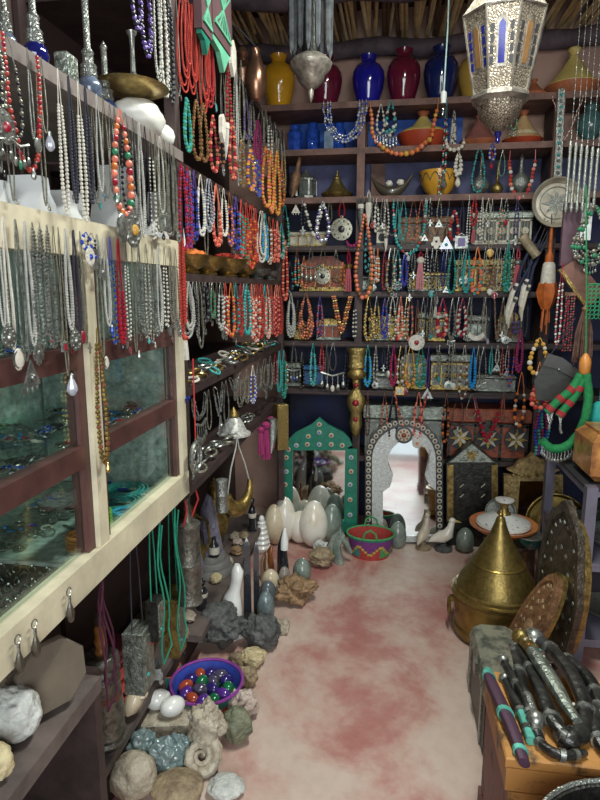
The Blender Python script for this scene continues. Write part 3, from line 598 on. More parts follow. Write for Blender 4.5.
row('left of of pillar, fifth shelf','necklaces in front of the red carved box',bp,[
 (290,262,292,6,'ket',2,{}),(297,248,286,4,'nto',2.2,{}),(304,256,288,5,'onc',2.2,{}),(311,248,284,4,'e',1.4,dict(pend='charms',ps=20,pmats='ss')),(323,248,284,6,'es',1.6,dict(pend='disc',ps=16,pmats='ek')),
 (336,250,272,5,'e',1.4,{}),(349,249,292,3,'R',1.6,dict(pend='tassel',ps=28,pmats='aR')),(343,262,284,4,'on',2,{})])
row('right of of pillar, sixth shelf','necklaces in front of the sixth shelf right of pillar',bp,[
 (369,296,341,9,'aasa',3.2,dict(strands=2)),(377,296,339,6,'saa',2.8,dict(strands=2)),(385,298,338,6,'pbs',2.2,dict(strands=3)),(393,297,340,8,'wea',2.8,{}),(401,296,340,5,'cwc',2.6,dict(strands=2)),
 (407,297,338,4,'aw',2,{}),(411,294,342,6,'nce',2,dict(strands=2)),(418,300,350,3,'n',1.4,dict(pend='disc',ps=16,pmats='wR')),(428,298,342,3,'k',1.6,{}),(436,294,318,4,'ff',1.8,dict(pend='tassel',ps=14,pmats='sf')),
 (443,298,337,11,'RRcw',3.4,dict(strands=2)),(453,298,348,7,'es',2.6,dict(strands=2,pend='charms',ps=8)),(463,298,336,9,'Rw',2.8,dict(strands=2)),(478,297,342,12,'e',1.3,dict(style='U',pend='crescent',ps=18,pmats='ws')),
 (490,300,345,3,'d',1.4,dict(pend='drop',ps=7,pmats='sq')),(499,295,339,9,'sne',2.2,dict(style='V',cord=.1)),(508,298,344,3,'e',1.6,dict(pend='disc',ps=8)),(518,296,334,6,'pd',2.2,dict(strands=2)),(527,296,336,5,'kd',2,{})])
row('left of of pillar, sixth shelf','necklaces in front of the sixth shelf left of pillar',bp,[
 (291,293,337,9,'ff',2.2,dict(strands=4)),(306,293,339,17,'ncon',2.4,dict(strands=5)),(320,296,336,6,'pRk',2.6,dict(strands=2)),(342,296,334,20,'onan',2.6,dict(style='V',strands=4,cord=.02)),(355,300,338,3,'dw',2,{}),
 (298,300,330,4,'ak',1.6,{})])
row('right of of pillar, seventh shelf','necklaces in front of the seventh shelf right of pillar',bp,[
 (368,345,386,7,'tz',2.6,dict(strands=2,cord=.3)),(384,346,372,3,'d',1.3,dict(pend='cross',ps=7)),(394,345,386,6,'mR',2.4,dict(strands=2)),(401,346,397,6,'asw',2.8,dict(pend='box',ps=12,pmats='as')),
 (411,345,388,11,'yao',3.4,dict(strands=2,cord=.5)),(421,346,387,11,'gtgt',3,dict(strands=2)),(429,346,400,3,'p',1.6,dict(pend='tri',ps=12,pmats='sb')),(445,346,366,16,'e',1.2,dict(style='U')),
 (455,345,390,5,'es',1.8,dict(pend='oval',ps=7,pmats='sw')),(465,345,399,8,'wsn',2.4,dict(style='D')),(474,347,388,6,'zz',2.6,dict(strands=2)),(484,347,390,7,'se',2,dict(pend='charms',ps=8)),
 (492,346,374,3,'t',2,{}),(503,347,376,3,'Re',1.8,{}),(512,347,386,5,'rbs',2,dict(style='U')),(521,330,372,8,'m',2.4,dict(strands=3))])
row('left of of pillar, seventh shelf','necklaces in front of the seventh shelf left of pillar',bp,[
 (285,352,390,5,'Rwg',2.4,{}),(294,342,382,5,'e',1.6,dict(pend='charms',ps=14,pmats='sb')),(302,352,388,4,'ek',1.6,{}),(313,343,386,6,'tts',2.6,dict(strands=2)),(322,343,372,4,'rR',2.2,{}),(327,344,380,3,'e',1.2,{}),
 (333,343,394,7,'s',1.6,dict(pend='charms',ps=24,pmats='sw')),(347,345,389,4,'dk',1.8,{})])
row('over the big chests','necklaces hanging in front of the big chests',('Y',3.62),[
 (385,392,436,6,'nc',2,{}),(394,392,446,9,'kk',2.6,dict(strands=2)),(411,391,440,34,'cnR',2.6,dict(style='V',cord=.1)),(419,392,448,10,'ccR',2.6,dict(strands=2,pend='disc',ps=10,pmats='wc')),
 (447,393,442,6,'nko',2.6,{}),(459,396,436,12,'dn',1.4,dict(style='D',pend='cross',ps=10,pmats='sa')),(472,394,418,10,'e',1.2,dict(style='D')),(489,398,442,34,'RRs',3,dict(style='V',strands=2,cord=.3)),
 (504,392,420,3,'n',1.6,{}),(522,372,426,10,'okosw',3.6,dict(cord=.4)),(368,392,436,4,'nd',1.8,{})])
# ================= hanging lanterns and bulb
mat('tarnished_silver',(.36,.33,.28),.4,.65,sc=30,var=.5,bump=.2)
mat('fretwork',(.40,.34,.26),.42,.6,sc=110,c2=(.09,.075,.055),tex='voronoi',bump=.4)
mat('amber_glass',(.22,.12,.05),.1,sc=20); mat('blue_pane',(.015,.018,.17),.1); mat('dim_glass',(.16,.17,.17),.08,coat=.5,sc=30)
Yl=2.25; p=onY(502,60,Yl); s=mpp(p); cx,cy=p.x,Yl
th=thing('pierced_lantern','big eight sided pierced silver brass lantern hanging from the ceiling','lantern',(cx,cy,onY(502,142,Yl).z))
zz=lambda py: onY(502,py,Yl).z-th.location.z
def oct_(r,z,n=8,a0=PI/8): return [(r*math.cos(TAU*i/n+a0),r*math.sin(TAU*i/n+a0),z) for i in range(n)]
A0=R(12)
def facet(mb,r0,z0,r1,z1,mi=0): mb.lathe([(r0,z0),(r1,z1)],8,mi,rot0=A0)
rT,rM,rB=41*s,41*s,27*s
b=MB(); b.lathe([(rB*.95,zz(104)),(rB,zz(102)),(rB*1.10,zz(100)),(rB*1.10,zz(97)),(rB,zz(95))],8,0,rot0=A0); b.build('collar','tarnished_silver',th)
b=MB(); b.lathe([(3*s,zz(132)),(12*s,zz(126)),(21*s,zz(116)),(25*s,zz(103))],8,0,rot0=A0); b.build('lower_bowl','fretwork',th)
MB().lathe([(0,zz(144)),(3*s,zz(141)),(2*s,zz(138)),(4*s,zz(134)),(3*s,zz(131))],10).build('finial','blue_pane',th)
b=MB(); b.lathe([(rB,zz(95)),(rM,zz(18))],8,0,rot0=A0); b.lathe([(rM,zz(18)),(28*s,zz(-1))],8,0,rot0=A0); b.lathe([(28*s,zz(-1)),(14*s,zz(-14)),(8*s,zz(-22)),(0,zz(-24))],8,0,rot0=A0); b.build('fretwork_body','fretwork',th,smooth=False)
b=MB()
for i in range(8):
    a=TAU*i/8+A0; c_,s_=math.cos(a),math.sin(a); b.tube([(rB*c_,rB*s_,zz(96)),(rM*c_,rM*s_,zz(18)),(28*s*c_,28*s*s_,zz(-1))],1.3*s,0,5)
for rr,z in((rB*1.01,96),(rM*1.005,18),(28*s,-1)): b.tube([(rr*math.cos(TAU*i/8+A0),rr*math.sin(TAU*i/8+A0),zz(z)) for i in range(8)],1.4*s,0,5,closed=True)
b.build('frame','tarnished_silver',th)
for i in range(8):   # arched windows
    am=TAU*(i+.5)/8+A0; k=math.cos(PI/8)
    def P(u,py,off): 
        t=(py-18)/(95-18); r=(rM+(rB-rM)*t)*k+off; return Vector((r*math.cos(am)-u*math.sin(am),r*math.sin(am)+u*math.cos(am),zz(py)))
    def quad(mb,u0,u1,p0,p1,off,arch=False):
        vs=[P(u0,p1,off),P(u1,p1,off),P(u1,p0+(2.5 if arch else 0),off)]+([P((u0+u1)/2,p0-2,off)] if arch else [])+[P(u0,p0+(2.5 if arch else 0),off)]
        n=len(vs); vin=[P(0,0,0)*0 for _ in vs]; vb=[v-Vector((math.cos(am),math.sin(am),0))*.006 for v in vs]
        mb.add(vs+vb,[tuple(range(n))]+[(j,j+n,(j+1)%n+n,(j+1)%n)[::-1] for j in range(n)])
    m=MB(); quad(m,-5*s,5*s,31,76,.0015,True); m.build('window_frame','tarnished_silver',th)
    m=MB(); quad(m,-3*s,3*s,35,73,.003,True); m.build('glass_window','blue_pane' if i%2 else 'amber_glass',th)
    for sd in(-1,1):
        m=MB()
        for q in range(4): quad(m,sd*9*s-1.7*s,sd*9*s+1.7*s,36+q*10,43.5+q*10,.0015)
        m.build('side_openings',['dusty_black'] if i%4 else ['blue_pane'],th)
ct=MB().tube([(0,0,zz(-24)),(0,0,3.22-th.location.z)],.004,0,6); ct.build('chain','dark_metal',th)
# small fluted lantern
Yl=2.5; p=onY(311,40,Yl); s=mpp(p); zb=onY(311,92,Yl).z; th=thing('glass_rod_lantern','dark metal lantern with hanging glass rods in front of the maroon vase','lantern',(p.x,Yl,zb))
z_=lambda py: onY(311,py+9,Yl).z-zb
MB().lathe([(0,z_(94)),(2*s,z_(90)),(3*s,z_(84)),(3*s,z_(81)),(8*s,z_(78)),(13*s,z_(72)),(15*s,z_(66)),(20*s,z_(61)),(22*s,z_(55)),(18*s,z_(50)),(12*s,z_(46)),(0,z_(45))],10).build('base','tarnished_silver',th)
for i in range(12):
    a=TAU*i/12; r=(21 if i%2 else 17)*s; m=MB(); m.lathe([(0,z_(50 if i%2 else 45)),(2.6*s,z_(40)),(3.2*s,z_(-22)),(0,z_(-25))],6,0,T(r*math.cos(a),r*math.sin(a),0)); m.build('glass_rod',mat('grey_glass',(.13,.14,.15),.15,.3,sc=25,var=.5,coat=.5),th)
MB().lathe([(8*s,z_(50)),(9*s,z_(-24))],10).build('core','dark_metal',th)
MB().lathe([(26*s,z_(-22)),(26*s,z_(-26)),(3*s,z_(-34)),(0,z_(-35))],12).tube([(0,0,z_(-34)),(0,0,3.2-zb)],.004,0,6).build('cap','tarnished_silver',th)
# bulb
Yl=3.0; p=onY(443,112,Yl); s=mpp(p); th=thing('light_bulb','unlit bare clear bulb hanging on a pale cord','light bulb',(p.x,Yl,p.z))
MB().lathe([(0,-5*s),(4*s,-3.5*s),(5.4*s,0),(4.4*s,4*s),(2.6*s,7*s),(2.4*s,9*s)],16).build('glass',glass_mat('bulb_glass',(.85,.9,.9),.12),th)
MB().lathe([(2.6*s,8*s),(2.8*s,12*s),(3.2*s,13*s),(3*s,18*s),(1*s,20*s)],12).build('socket',mat('white_plastic',(.6,.62,.6),.4),th)
MB().tube([(0,0,19*s),(.006,0,.35),(.002,.0,3.2-p.z)],.0035,0,6).build('cord',mat('pale_cable',(.35,.50,.48),.5),th)
# ================= upper shelf things
cob=mat('cobalt_ball',(.008,.010,.12),.12,coat=.6); mat('smoke_blue_glass',(.14,.18,.26),.15,coat=.6,sc=40,var=.6)
def sprinkler(label,px,X,top,base,globe,gm,gr=1.,z0=1.937,hasfoot=True):
    y=onX(px,60,X).y; p=Vector((X,y,z0)); s=mpp(p); H=(base-top)*s; g=gr*s
    th=thing('perfume_sprinkler',label,'perfume sprinkler',p,group='tall silver perfume sprinklers on the upper shelf')
    MB().lathe([(0,0),(7*g,0),(7*g,1.5*g),(3*g,4*g),(4*g,6*g)],16).build('foot',sil,th)
    MB().lathe([(4*g,6*g),(10*g,11*g),(12*g,18*g),(10*g,25*g),(6*g,29*g)],20).build('globe',gm,th)
    MB().lathe([(7*g,28*g),(8*g,30*g),(7*g,36*g),(8*g,38*g),(5*g,41*g),(5*g,48*g),(6*g,50*g),(3*g,54*g),(3*g,H*.9),(4*g,H*.92),(0,H)],14).build('silver_neck','engraved_silver',th)
sprinkler('silver sprinkler with dark glass at the far left of upper shelf',8,-.66,-30,56,1,'smoke_blue_glass',.85)
sprinkler('silver sprinkler with bright cobalt globe, second from left on upper shelf',36,-.66,-38,62,1,cob,1.1)
sprinkler('silver sprinkler with smoky blue globe behind the shelf edge',88,-.66,-20,90,1,'smoke_blue_glass',1.05)
sprinkler('silver sprinkler with blue glass belly, nearest the candlestick',104,-.70,8,90,1,mat('azure_glass',(.03,.10,.32),.1,coat=.6),.95)
y=onX(66,60,-.655).y; s=mpp((-.655,y,1.95)); single(MB().box((0,0,19*s),(20*s,14*s,38*s),0,bev=.004).box((0,-7.3*s,19*s),(14*s,.003,28*s),0),'metal_box','verdigris_silver','worn grey metal box between the cobalt and smoky sprinklers','box',(-.655,y,1.936),R(90))
y=onX(128,100,-.66).y; s=mpp((-.66,y,1.95))
TZ=2.036
th=thing('brass_tray','flat brass tray with a pointed end under the candlestick','tray',(-.66,1.55,TZ))
MB().lathe([(0,0),(.03,0),(.078,.010),(.09,.016),(.086,.018),(.0,.006)],26,sy=1.15).build('dish',bra,th)
th=thing('candlestick','slender turned silver candlestick on the brass tray','candlestick',(-.66,1.56,TZ+.006))
MB().lathe([(0,0),(7*s,0),(7*s,2*s),(5*s,4*s),(6*s,6*s),(3*s,10*s),(4*s,14*s),(5*s,16*s),(3*s,19*s)],16).build('base',sil,th)
MB().lathe([(2.8*s,18*s),(2.2*s,40*s),(2.8*s,52*s),(5*s,55*s),(5.5*s,57*s),(3*s,58*s),(0,57*s)],14).build('stem',sil,th)
y=onX(140,130,-.72).y
single(MB().rock((0,0,.05),(.13,.19,.098),5,0,.10,1.2,3).ball((.02,.12,.035),(.035,.055,.033),0,10,6),'conch_shell',mat('white_shell',(.72,.72,.66),.35,sc=10,var=.12),'large white conch shell at the end of the upper shelf','shell',(-.665,1.59,1.937))
# necklace display busts on the case top
def bust(label,px0,px1,X,h):
    y0=onX(px0,200,X).y; y1=onX(px1,200,X).y; W=y1-y0; ol=[(-W/2,0),(W/2,0),(W*.52,h*.30),(W*.42,h*.55),(W*.20,h*.72),(W*.13,h),(-W*.13,h),(-W*.20,h*.72),(-W*.42,h*.55),(-W*.52,h*.30)]
    b=MB(); vs=[];n=len(ol)
    for k,(yy,sc) in enumerate(((-.035,.80),(-.045,.93),(-.02,1),(.03,1))): vs+=[(x*sc,yy,z*(1 if k>1 else .97)) for x,z in ol]
    fs=[tuple(range(n))]+[(a+k*n,a+(k+1)*n,(a+1)%n+(k+1)*n,(a+1)%n+k*n) for k in range(3) for a in range(n)]+[tuple(3*n+i for i in range(n))[::-1]]
    b.add(vs,fs); single(b,'display_bust',mat('white_leatherette',(.86,.88,.88),.5,sc=6,var=.08),label,'necklace bust',(X,(y0+y1)/2,1.662),R(90),'white necklace display busts on the case',ang=60)
bust('white necklace bust at the left end above the case',-28,0,-.76,.09)
bust('low white necklace bust left of the two white braids',14,38,-.74,.115)
bust('low white necklace bust beside the white braided cord',42,74,-.76,.11)
bust('tall white necklace bust behind the coral medallion necklace',100,130,-.76,.22)
bust('tall white necklace bust nearest the end of the case',147,172,-.76,.20)
# ================= necklaces along the left side
XA=-.578
wd=dict
row('on the upper shelf rail','necklaces hanging from the upper shelf rail',('X',XA),[
 (4,None,168,10,'ssk',4,wd(pend='charms',ps=30,pmats='sg')),(16,None,150,14,'sse',5,wd(pend='disc',ps=34,pmats='sR')),(28,None,178,18,'ske',4,wd(pend='charms',ps=34,pmats='sg')),
 (40,None,185,30,'rrRrs',5,wd(style='U',cord=.02,pend='drop',ps=12,pmats='ss')),(46,None,160,3,'s',1.8,wd(pend='oval',ps=16,pmats='ss')),(58,None,158,5,'e',1.6,wd(pend='drop',ps=20,pmats='sq')),
 (73,None,215,5,'w',3.6,{}),(83,None,205,5,'d',3,wd(strands=2)),(91,None,222,5,'w',3.6,{}),(98,None,205,5,'d',3.4,wd(strands=2)),
 (108,None,205,5,'f',2,wd(pend='cross',ps=12,pmats='sz')),(114,None,200,7,'e',1.8,{}),(120,None,208,5,'s',2,wd(pend='drop',ps=12)),
 (129,None,216,17,'cocRcg',7,wd(cord=.12)),(134,None,248,12,'sk',3,wd(pend='disc',ps=36,pmats='sy',style='D')),(124,None,246,5,'s',2,wd(pend='oval',ps=32,pmats='ss')),
 (141,None,220,5,'s',2.4,{}),(147,None,238,5,'f',2.2,wd(strands=2)),(152,None,226,5,'k',2.2,{}),(157,None,240,5,'sw',2.4,{}),(162,None,232,5,'e',2,wd(strands=2)),(166,None,236,5,'f',2,wd(pend='box',ps=22,pmats='ss')),
 (170,None,240,5,'e',2,wd(strands=2,pend='charms',ps=12)),(175,None,236,5,'s',2,{}),(179,None,244,4,'e',2,wd(strands=2,pend='disc',ps=12))],rail=1.925)
row("on the case's top band",'chains hanging over the glass case',('X',-.59),[
 (2,None,350,5,'f',2,wd(pend='disc',ps=24)),(10,None,374,7,'w',1.8,wd(strands=2,pend='oval',ps=24,pmats='sw')),(22,None,392,8,'s',1.8,wd(strands=2,pend='tri',ps=30)),(31,None,368,7,'f',2.4,wd(strands=2,pend='hand',ps=22)),
 (38,None,352,9,'ss',4,wd(cord=.05)),(45,None,350,8,'ss',4,wd(cord=.05,pend='cross',ps=14,pmats='sR')),(52,None,348,7,'s',3.4,wd(cord=.05)),(58,None,356,6,'e',2,wd(pend='box',ps=14,pmats='sR')),
 (63,None,400,4,'e',1.6,wd(pend='drop',ps=24,pmats='sq')),(70,None,352,7,'f',2.6,wd(strands=2,pend='disc',ps=22)),(78,None,346,6,'d',2,wd(strands=2,pend='oval',ps=14,pmats='sR')),(84,None,356,4,'e',1.8,wd(pend='cross',ps=12)),
 (90,None,262,10,'bw',4.5,wd(pend='disc',ps=18,pmats='wb')),(95,None,272,8,'sk',2.6,wd(pend='hand',ps=22,pmats='sb')),(101,None,280,5,'f',2.4,wd(strands=2,pend='tri',ps=16)),
 (97,328,480,9,'aana',4.6,wd(cord=.12,pend='drop',ps=12,pmats='aa',desc='long antique brass bead strand')),(100,None,372,5,'e',2,wd(pend='oval',ps=14,pmats='sw')),
 (108,None,336,5,'f',2,wd(strands=2,pend='drop',ps=10,pmats='sb')),(113,None,345,5,'bse',2.2,{}),(121,None,344,6,'R',4,wd(strands=2,cord=.5,desc='red bead strands')),(128,None,340,4,'sw',2.2,{}),(134,None,362,3,'e',1.4,wd(pend='drop',ps=10)),
 (141,None,338,5,'s',2.4,wd(strands=2,pend='charms',ps=14)),(148,None,334,5,'ef',2,{}),(154,None,338,5,'s',2,wd(pend='disc',ps=12)),(160,None,332,5,'f',2,wd(strands=2)),(166,None,336,4,'sw',2.4,wd(pend='oval',ps=10)),(172,None,332,4,'e',2,wd(strands=2,pend='charms',ps=10)),(177,None,338,4,'s',2,wd(pend='disc',ps=12))],rail=1.66)
XB=-.60
row('on the highest side rail','necklaces on the highest side rail',('X',XB),[
 (150,None,42,9,'pk',4,wd(style='D',strands=2)),(158,None,66,9,'ppk',4,wd(strands=2)),(168,None,90,5,'sf',2.6,wd(strands=2)),(174,None,104,6,'wfs',3,wd(strands=2)),(180,None,110,5,'sk',3,wd(strands=2)),
 (191,None,98,11,'r',2.4,wd(strands=5,cord=.02)),(199,None,100,8,'rr',2.4,wd(strands=4,cord=.02)),(209,None,118,9,'r',2.4,wd(strands=5,cord=.02)),(215,None,112,7,'Rr',2.4,wd(strands=4,cord=.02)),
 (228,66,134,5,'Rn',4.6,wd(cord=.05)),(222,60,160,4,'e',1.8,wd(pend='tooth',ps=36,pmats='wf')),(236,50,184,2,'f',2,{}),(241,60,150,6,'e',3,wd(pend='charms',ps=10)),(247,100,152,6,'ps',3.2,wd(pend='tri',ps=14)),
 (252,90,170,6,'se',3,wd(strands=2,pend='disc',ps=14)),(257,120,168,8,'m',3,wd(strands=3,cord=.1)),(261,104,160,6,'se',3,wd(pend='tri',ps=14)),(266,110,166,6,'e',3,wd(strands=2,pend='charms',ps=12)),(270,116,170,5,'sw',3,wd(pend='disc',ps=12)),
 (275,122,176,5,'se',2.8,wd(strands=2,pend='hand',ps=12)),(280,130,186,5,'e',2.6,wd(pend='tri',ps=12)),(284,140,196,4,'sa',2.8,wd(strands=2))],rail=2.365)
row('on the upper side rail','necklaces on the upper side rail',('X',XB+.012),[
 (187,None,150,7,'tg',4.5,wd(cord=.03,strands=2)) if 0 else (187,98,150,7,'tg',4.5,wd(cord=.03,strands=2)),(196,100,158,8,'na',5,wd(cord=.02)),(203,104,160,7,'an',4.6,wd(cord=.02)),(213,116,170,8,'cRn',5,wd(cord=.02)),(221,130,176,6,'nk',4,wd(cord=.02,pend='disc',ps=10)),(232,118,178,7,'ncR',4.4,wd(strands=2,cord=.02)),(242,140,186,7,'ean',4,wd(strands=2,cord=.02)),(251,150,190,7,'oyp',4,wd(strands=2,cord=.02)),
 (258,160,196,6,'pbe',3.6,wd(strands=2,cord=.02)),(266,146,206,8,'oyoc',4.4,wd(cord=.05)),(271,150,212,7,'ocy',4.2,wd(strands=2,cord=.05)),(277,150,214,6,'yo',4,wd(cord=.05)),(282,160,205,4,'on',3.4,{})])
row('on the second side rail','necklaces on the second side rail',('X',XB),[
 (186,None,250,8,'RmR',5,wd(cord=.05)),(192,None,248,7,'Rpm',4,wd(cord=.05,strands=2)),(198,None,240,6,'pkb',3.6,wd(strands=2)),(204,None,236,7,'wqw',3.4,wd(strands=2)),(211,None,232,9,'qs',3,wd(strands=3)),(219,None,246,8,'cr',4.4,wd(strands=2,cord=.4)),
 (226,None,236,5,'w',3.6,{}),(232,None,246,6,'ncp',3.2,wd(strands=2)),(238,None,250,6,'pkb',4,wd(strands=2)),(243,None,256,5,'rt',3.6,wd(strands=2)),(248,None,264,5,'rg',3.6,wd(strands=2)),(252,None,268,7,'rro',4,wd(strands=3,cord=.3)),
 (257,None,262,5,'r',3.6,wd(strands=2)),(262,None,262,8,'w',2.8,wd(strands=3,cord=.3)),(266,None,260,5,'tz',3.2,wd(strands=2)),(270,None,264,5,'nw',3.2,wd(strands=2)),(274,None,262,5,'rc',3.4,wd(strands=2)),(278,None,262,4,'ccR',3.4,wd(strands=2)),(282,None,258,5,'tgf',3.4,wd(strands=2)),(285,240,300,4,'rc',4,wd(cord=.02))],rail=1.905)
row('below the brass bowls','necklaces below the row of brass bowls',('X',XB),[
 (187,None,338,11,'f',3.2,wd(strands=4,cord=.1)),(194,None,330,7,'sk',3.6,wd(strands=2)),(200,None,348,5,'e',2.6,{}),(206,None,322,7,'sks',4,wd(strands=2,cord=.1)),(213,None,318,5,'eg',3,wd(strands=2)),
 (221,None,342,6,'sf',3.4,wd(strands=2,pend='charms',ps=12)),(226,None,334,5,'rw',3.4,wd(strands=2)),(231,None,336,7,'oro',4.6,wd(cord=.25)),(236,None,332,5,'tsr',3.4,{}),(241,None,336,5,'Rnr',3.4,wd(strands=2)),(247,None,334,7,'tt',5,wd(cord=.15)),
 (252,None,338,5,'csw',3,wd(strands=2)),(256,None,342,6,'rcw',3.6,wd(strands=3)),(261,None,338,5,'r',3.2,wd(strands=3)),(265,None,334,5,'tc',3,wd(strands=2)),(268,None,338,5,'cw',3.2,wd(strands=2)),(272,None,334,4,'rs',3,wd(strands=2)),(276,None,336,5,'cR',3.2,wd(strands=3)),(280,None,334,4,'r',3,wd(strands=2)),
 (284,350,398,4,'tg',3.2,wd(strands=2))],rail=1.575)
row('under the bangle shelf','silver chains hanging under the bangle shelf',('X',XB),[
 (184,None,400,4,'bk',3,wd(strands=2)),(196,None,452,14,'s',2.4,wd(style='U',strands=3,pend='charms',ps=30)),(206,None,432,5,'e',2,{}),(216,None,436,12,'s',2.2,wd(style='V',strands=3,pend='tri',ps=18)),(224,None,424,5,'s',2.2,{}),
 (232,None,404,9,'s',2.2,wd(style='V',strands=3,pend='charms',ps=12)),(239,None,408,8,'se',2.2,wd(strands=3)),(246,None,404,5,'e',2.4,wd(strands=2)),(252,None,404,5,'wb',3,wd(strands=2)),(258,None,390,6,'s',2.2,wd(strands=2)),
 (264,None,402,7,'se',2.4,wd(strands=3,pend='charms',ps=12)),(270,None,390,5,'s',2.2,wd(strands=2)),(275,None,384,4,'Re',2.6,{}),(279,None,392,4,'t',3,wd(strands=2))],rail=1.22)
# red braid with white end
th=necklace('red braided cord with pale fringe at the end of the case',(-.582,onX(182,300,-.582).y,1.69),'L',.02,.27,'r',.007,'D',0,'tassel',.07,'rw',3,name='braided_cord',cat='cord')
# brass bowls on the shelf
for i,(px,r,h) in enumerate([(188,.075,.06),(207,.075,.065),(227,.085,.07),(243,.06,.045),(256,.075,.05),(269,.07,.05)]):
    y=onX(px,260,-.66).y
    th=thing('brass_bowl',['brass bowl heaped with orange beads','tarnished brass bowl beside the orange heap','wide brass bowl heaped with coral beads','small brass bowl right of the coral heap','polished metal bowl, fifth of the row','farthest metal bowl of the row near the corner'][i]+' on the side shelf','bowl',(-.66,y,1.601),group='brass bowls on the side shelf')
    MB().lathe([(0,0),(r*.45,0),(r*.5,.006),(r*.4,.012),(r*.85,h*.6),(r,h),(r*1.08,h),(r*.95,h*.97),(r*.78,h*.6),(0,h*.25)],24).build('body',bra if i<4 else sil,th)
    if i in(0,2): o=MB().rock((0,0,h*.9),(r*1.6,r*1.6,h*.9),i,0,.2,6,3).build('bead_heap',PAL['r'] if i else PAL['o'],th); o['kind']='stuff'
# bangles and rings on the side shelf
rb=random.Random(9)
def ringset(name,label,group,cat,pts,R_,r,ms,tilt=25,order=False):
    base={}; cn={}
    for j,(x,y,z) in enumerate(pts):
        m=rb.choice(ms)
        if m not in base:
            b=MB(); b.torus((0,0,0),R_,r,0,18,6,axis='z'); 
            for k in range(0,9): a=TAU*k/9; b.ball((R_*math.cos(a),R_*math.sin(a),r*.6),r*.75,0,5,3)
            o=b.build(name,PAL[m] if m in PAL else m); base[m]=o
        else: o=base[m].copy(); COL.objects.link(o)
        o.location=(x,y,z+R_*math.sin(R(tilt))*.5+r); o.rotation_euler=(R(rb.uniform(-tilt,tilt)),R(rb.uniform(-tilt,tilt)),rb.uniform(0,6))
        cn[m]=cn.get(m,0)+1; tag(o,(NAMES[m]+' '+label)+(', '+ORD[cn[m]-1]+' from near end' if order else ''),cat,group)
pts=[]; y=1.80
while y<3.3:
    for X in(-.64,-.70): pts.append((X+rb.uniform(-.012,.012),y+rb.uniform(-.01,.01),1.251+rb.choice([0,.0,.02])))
    y+=.062
ringset('bangle','bangle lying in the row on the dark side shelf','bangles on the side shelf','bangle',pts,.024,.0045,'ssawsta',order=True)
# things on the lower side shelf (z=.93)
y=onX(234,430,-.66).y; s=mpp((-.66,y,1)); th=thing('conical_lid','white silver dome with knob standing on the lower side shelf','dome',(-.66,y,.931))
MB().lathe([(0,0),(17*s,0),(17*s,2*s),(13*s,4*s),(9*s,13*s),(7*s,16*s),(5*s,18*s)],24).build('dome',mat('white_silver',(.62,.62,.58),.4,.3,sc=60,var=.5),th)
MB().lathe([(3*s,17*s),(6*s,20*s),(5*s,23*s),(2*s,26*s),(0,29*s)],14).build('knob','aged_gold',th)
pts=[(-.63-rb.random()*.06,1.78+.05*k+rb.uniform(-.01,.01),.931+rb.choice([0,.015])) for k in range(22)]
ringset('cuff','cuff lying in the heap on the lower side shelf','cuffs on the lower side shelf','cuff',pts,.022,.005,'se',order=True)
# ================= inside the glass case
def scatter(n,z,y0,y1,x0,x1,R_,r,name,label,group,cat,ms,tilt=30):
    for q in range(3): ringset(name,label+', '+('near','middle','far')[q]+' part',group,cat,[(rb.uniform(x0,x1),y0+(y1-y0)*(k+rb.random())/n,z+rb.choice([0,0,.012])) for k in range(n*q//3,n*(q+1)//3)],R_,r,ms,tilt)
for z,nm in((.957,'bottom'),(1.204,'middle'),(1.404,'top')):
    for (ya,yb,bn) in((.50,1.12,'nearer'),(1.20,1.64,'farther')):
        if z<1 and bn=='nearer': continue
        scatter(44,z,ya,yb,-.98,-.66,.0125,.0024,'bangle',f'bangle on the {nm} level of the {bn} case bay','silver bangles inside the glass case','bangle','sssswseb')
        for k in range(40):
            s_=rb.uniform(.03,.056); b=MB(); kd=rb.choice(['disc','tri','hand','cross','oval','box']); pendant(b,kd,s_,0,1); o=b.build('amulet',[sil,PAL[rb.choice('sssRzk')]])
            o.location=(rb.uniform(-.97,-.665),rb.uniform(ya,yb),z+.006); o.rotation_euler=(R(rb.uniform(-95,-75)),0,rb.uniform(0,6)); q_=(o.location.y-ya)/(yb-ya); tag(o,f'small {PN[kd]} silver amulet lying on the {nm} level, {"near" if q_<.33 else "middle" if q_<.67 else "far"} part of the {bn} case bay','amulet','amulets inside the glass case')
# bead coils in the case
for k,(y,z,c,l) in enumerate([(.86,1.206,'s','left'),(.98,1.206,'b','middle'),(1.06,1.206,'s','right'),(1.30,1.206,'b','left'),(1.42,1.206,'z','middle'),(.80,1.406,'s','left'),(1.0,1.406,'n','middle'),(1.45,1.406,'s','right')]):
    b=MB(); n=26
    for q in range(n): a=TAU*q/n; b.ball((.05*math.cos(a),.045*math.sin(a)*(1+.2*math.sin(3*a)),.006),.0062,0,6,4)
    single(b,'coiled_bead_strand',PAL[c],f'{NAMES[c]} bead strand coiled on the {"middle" if z<1.3 else "top"} case level, bay {l}','bead strand',(-.69,y,z))
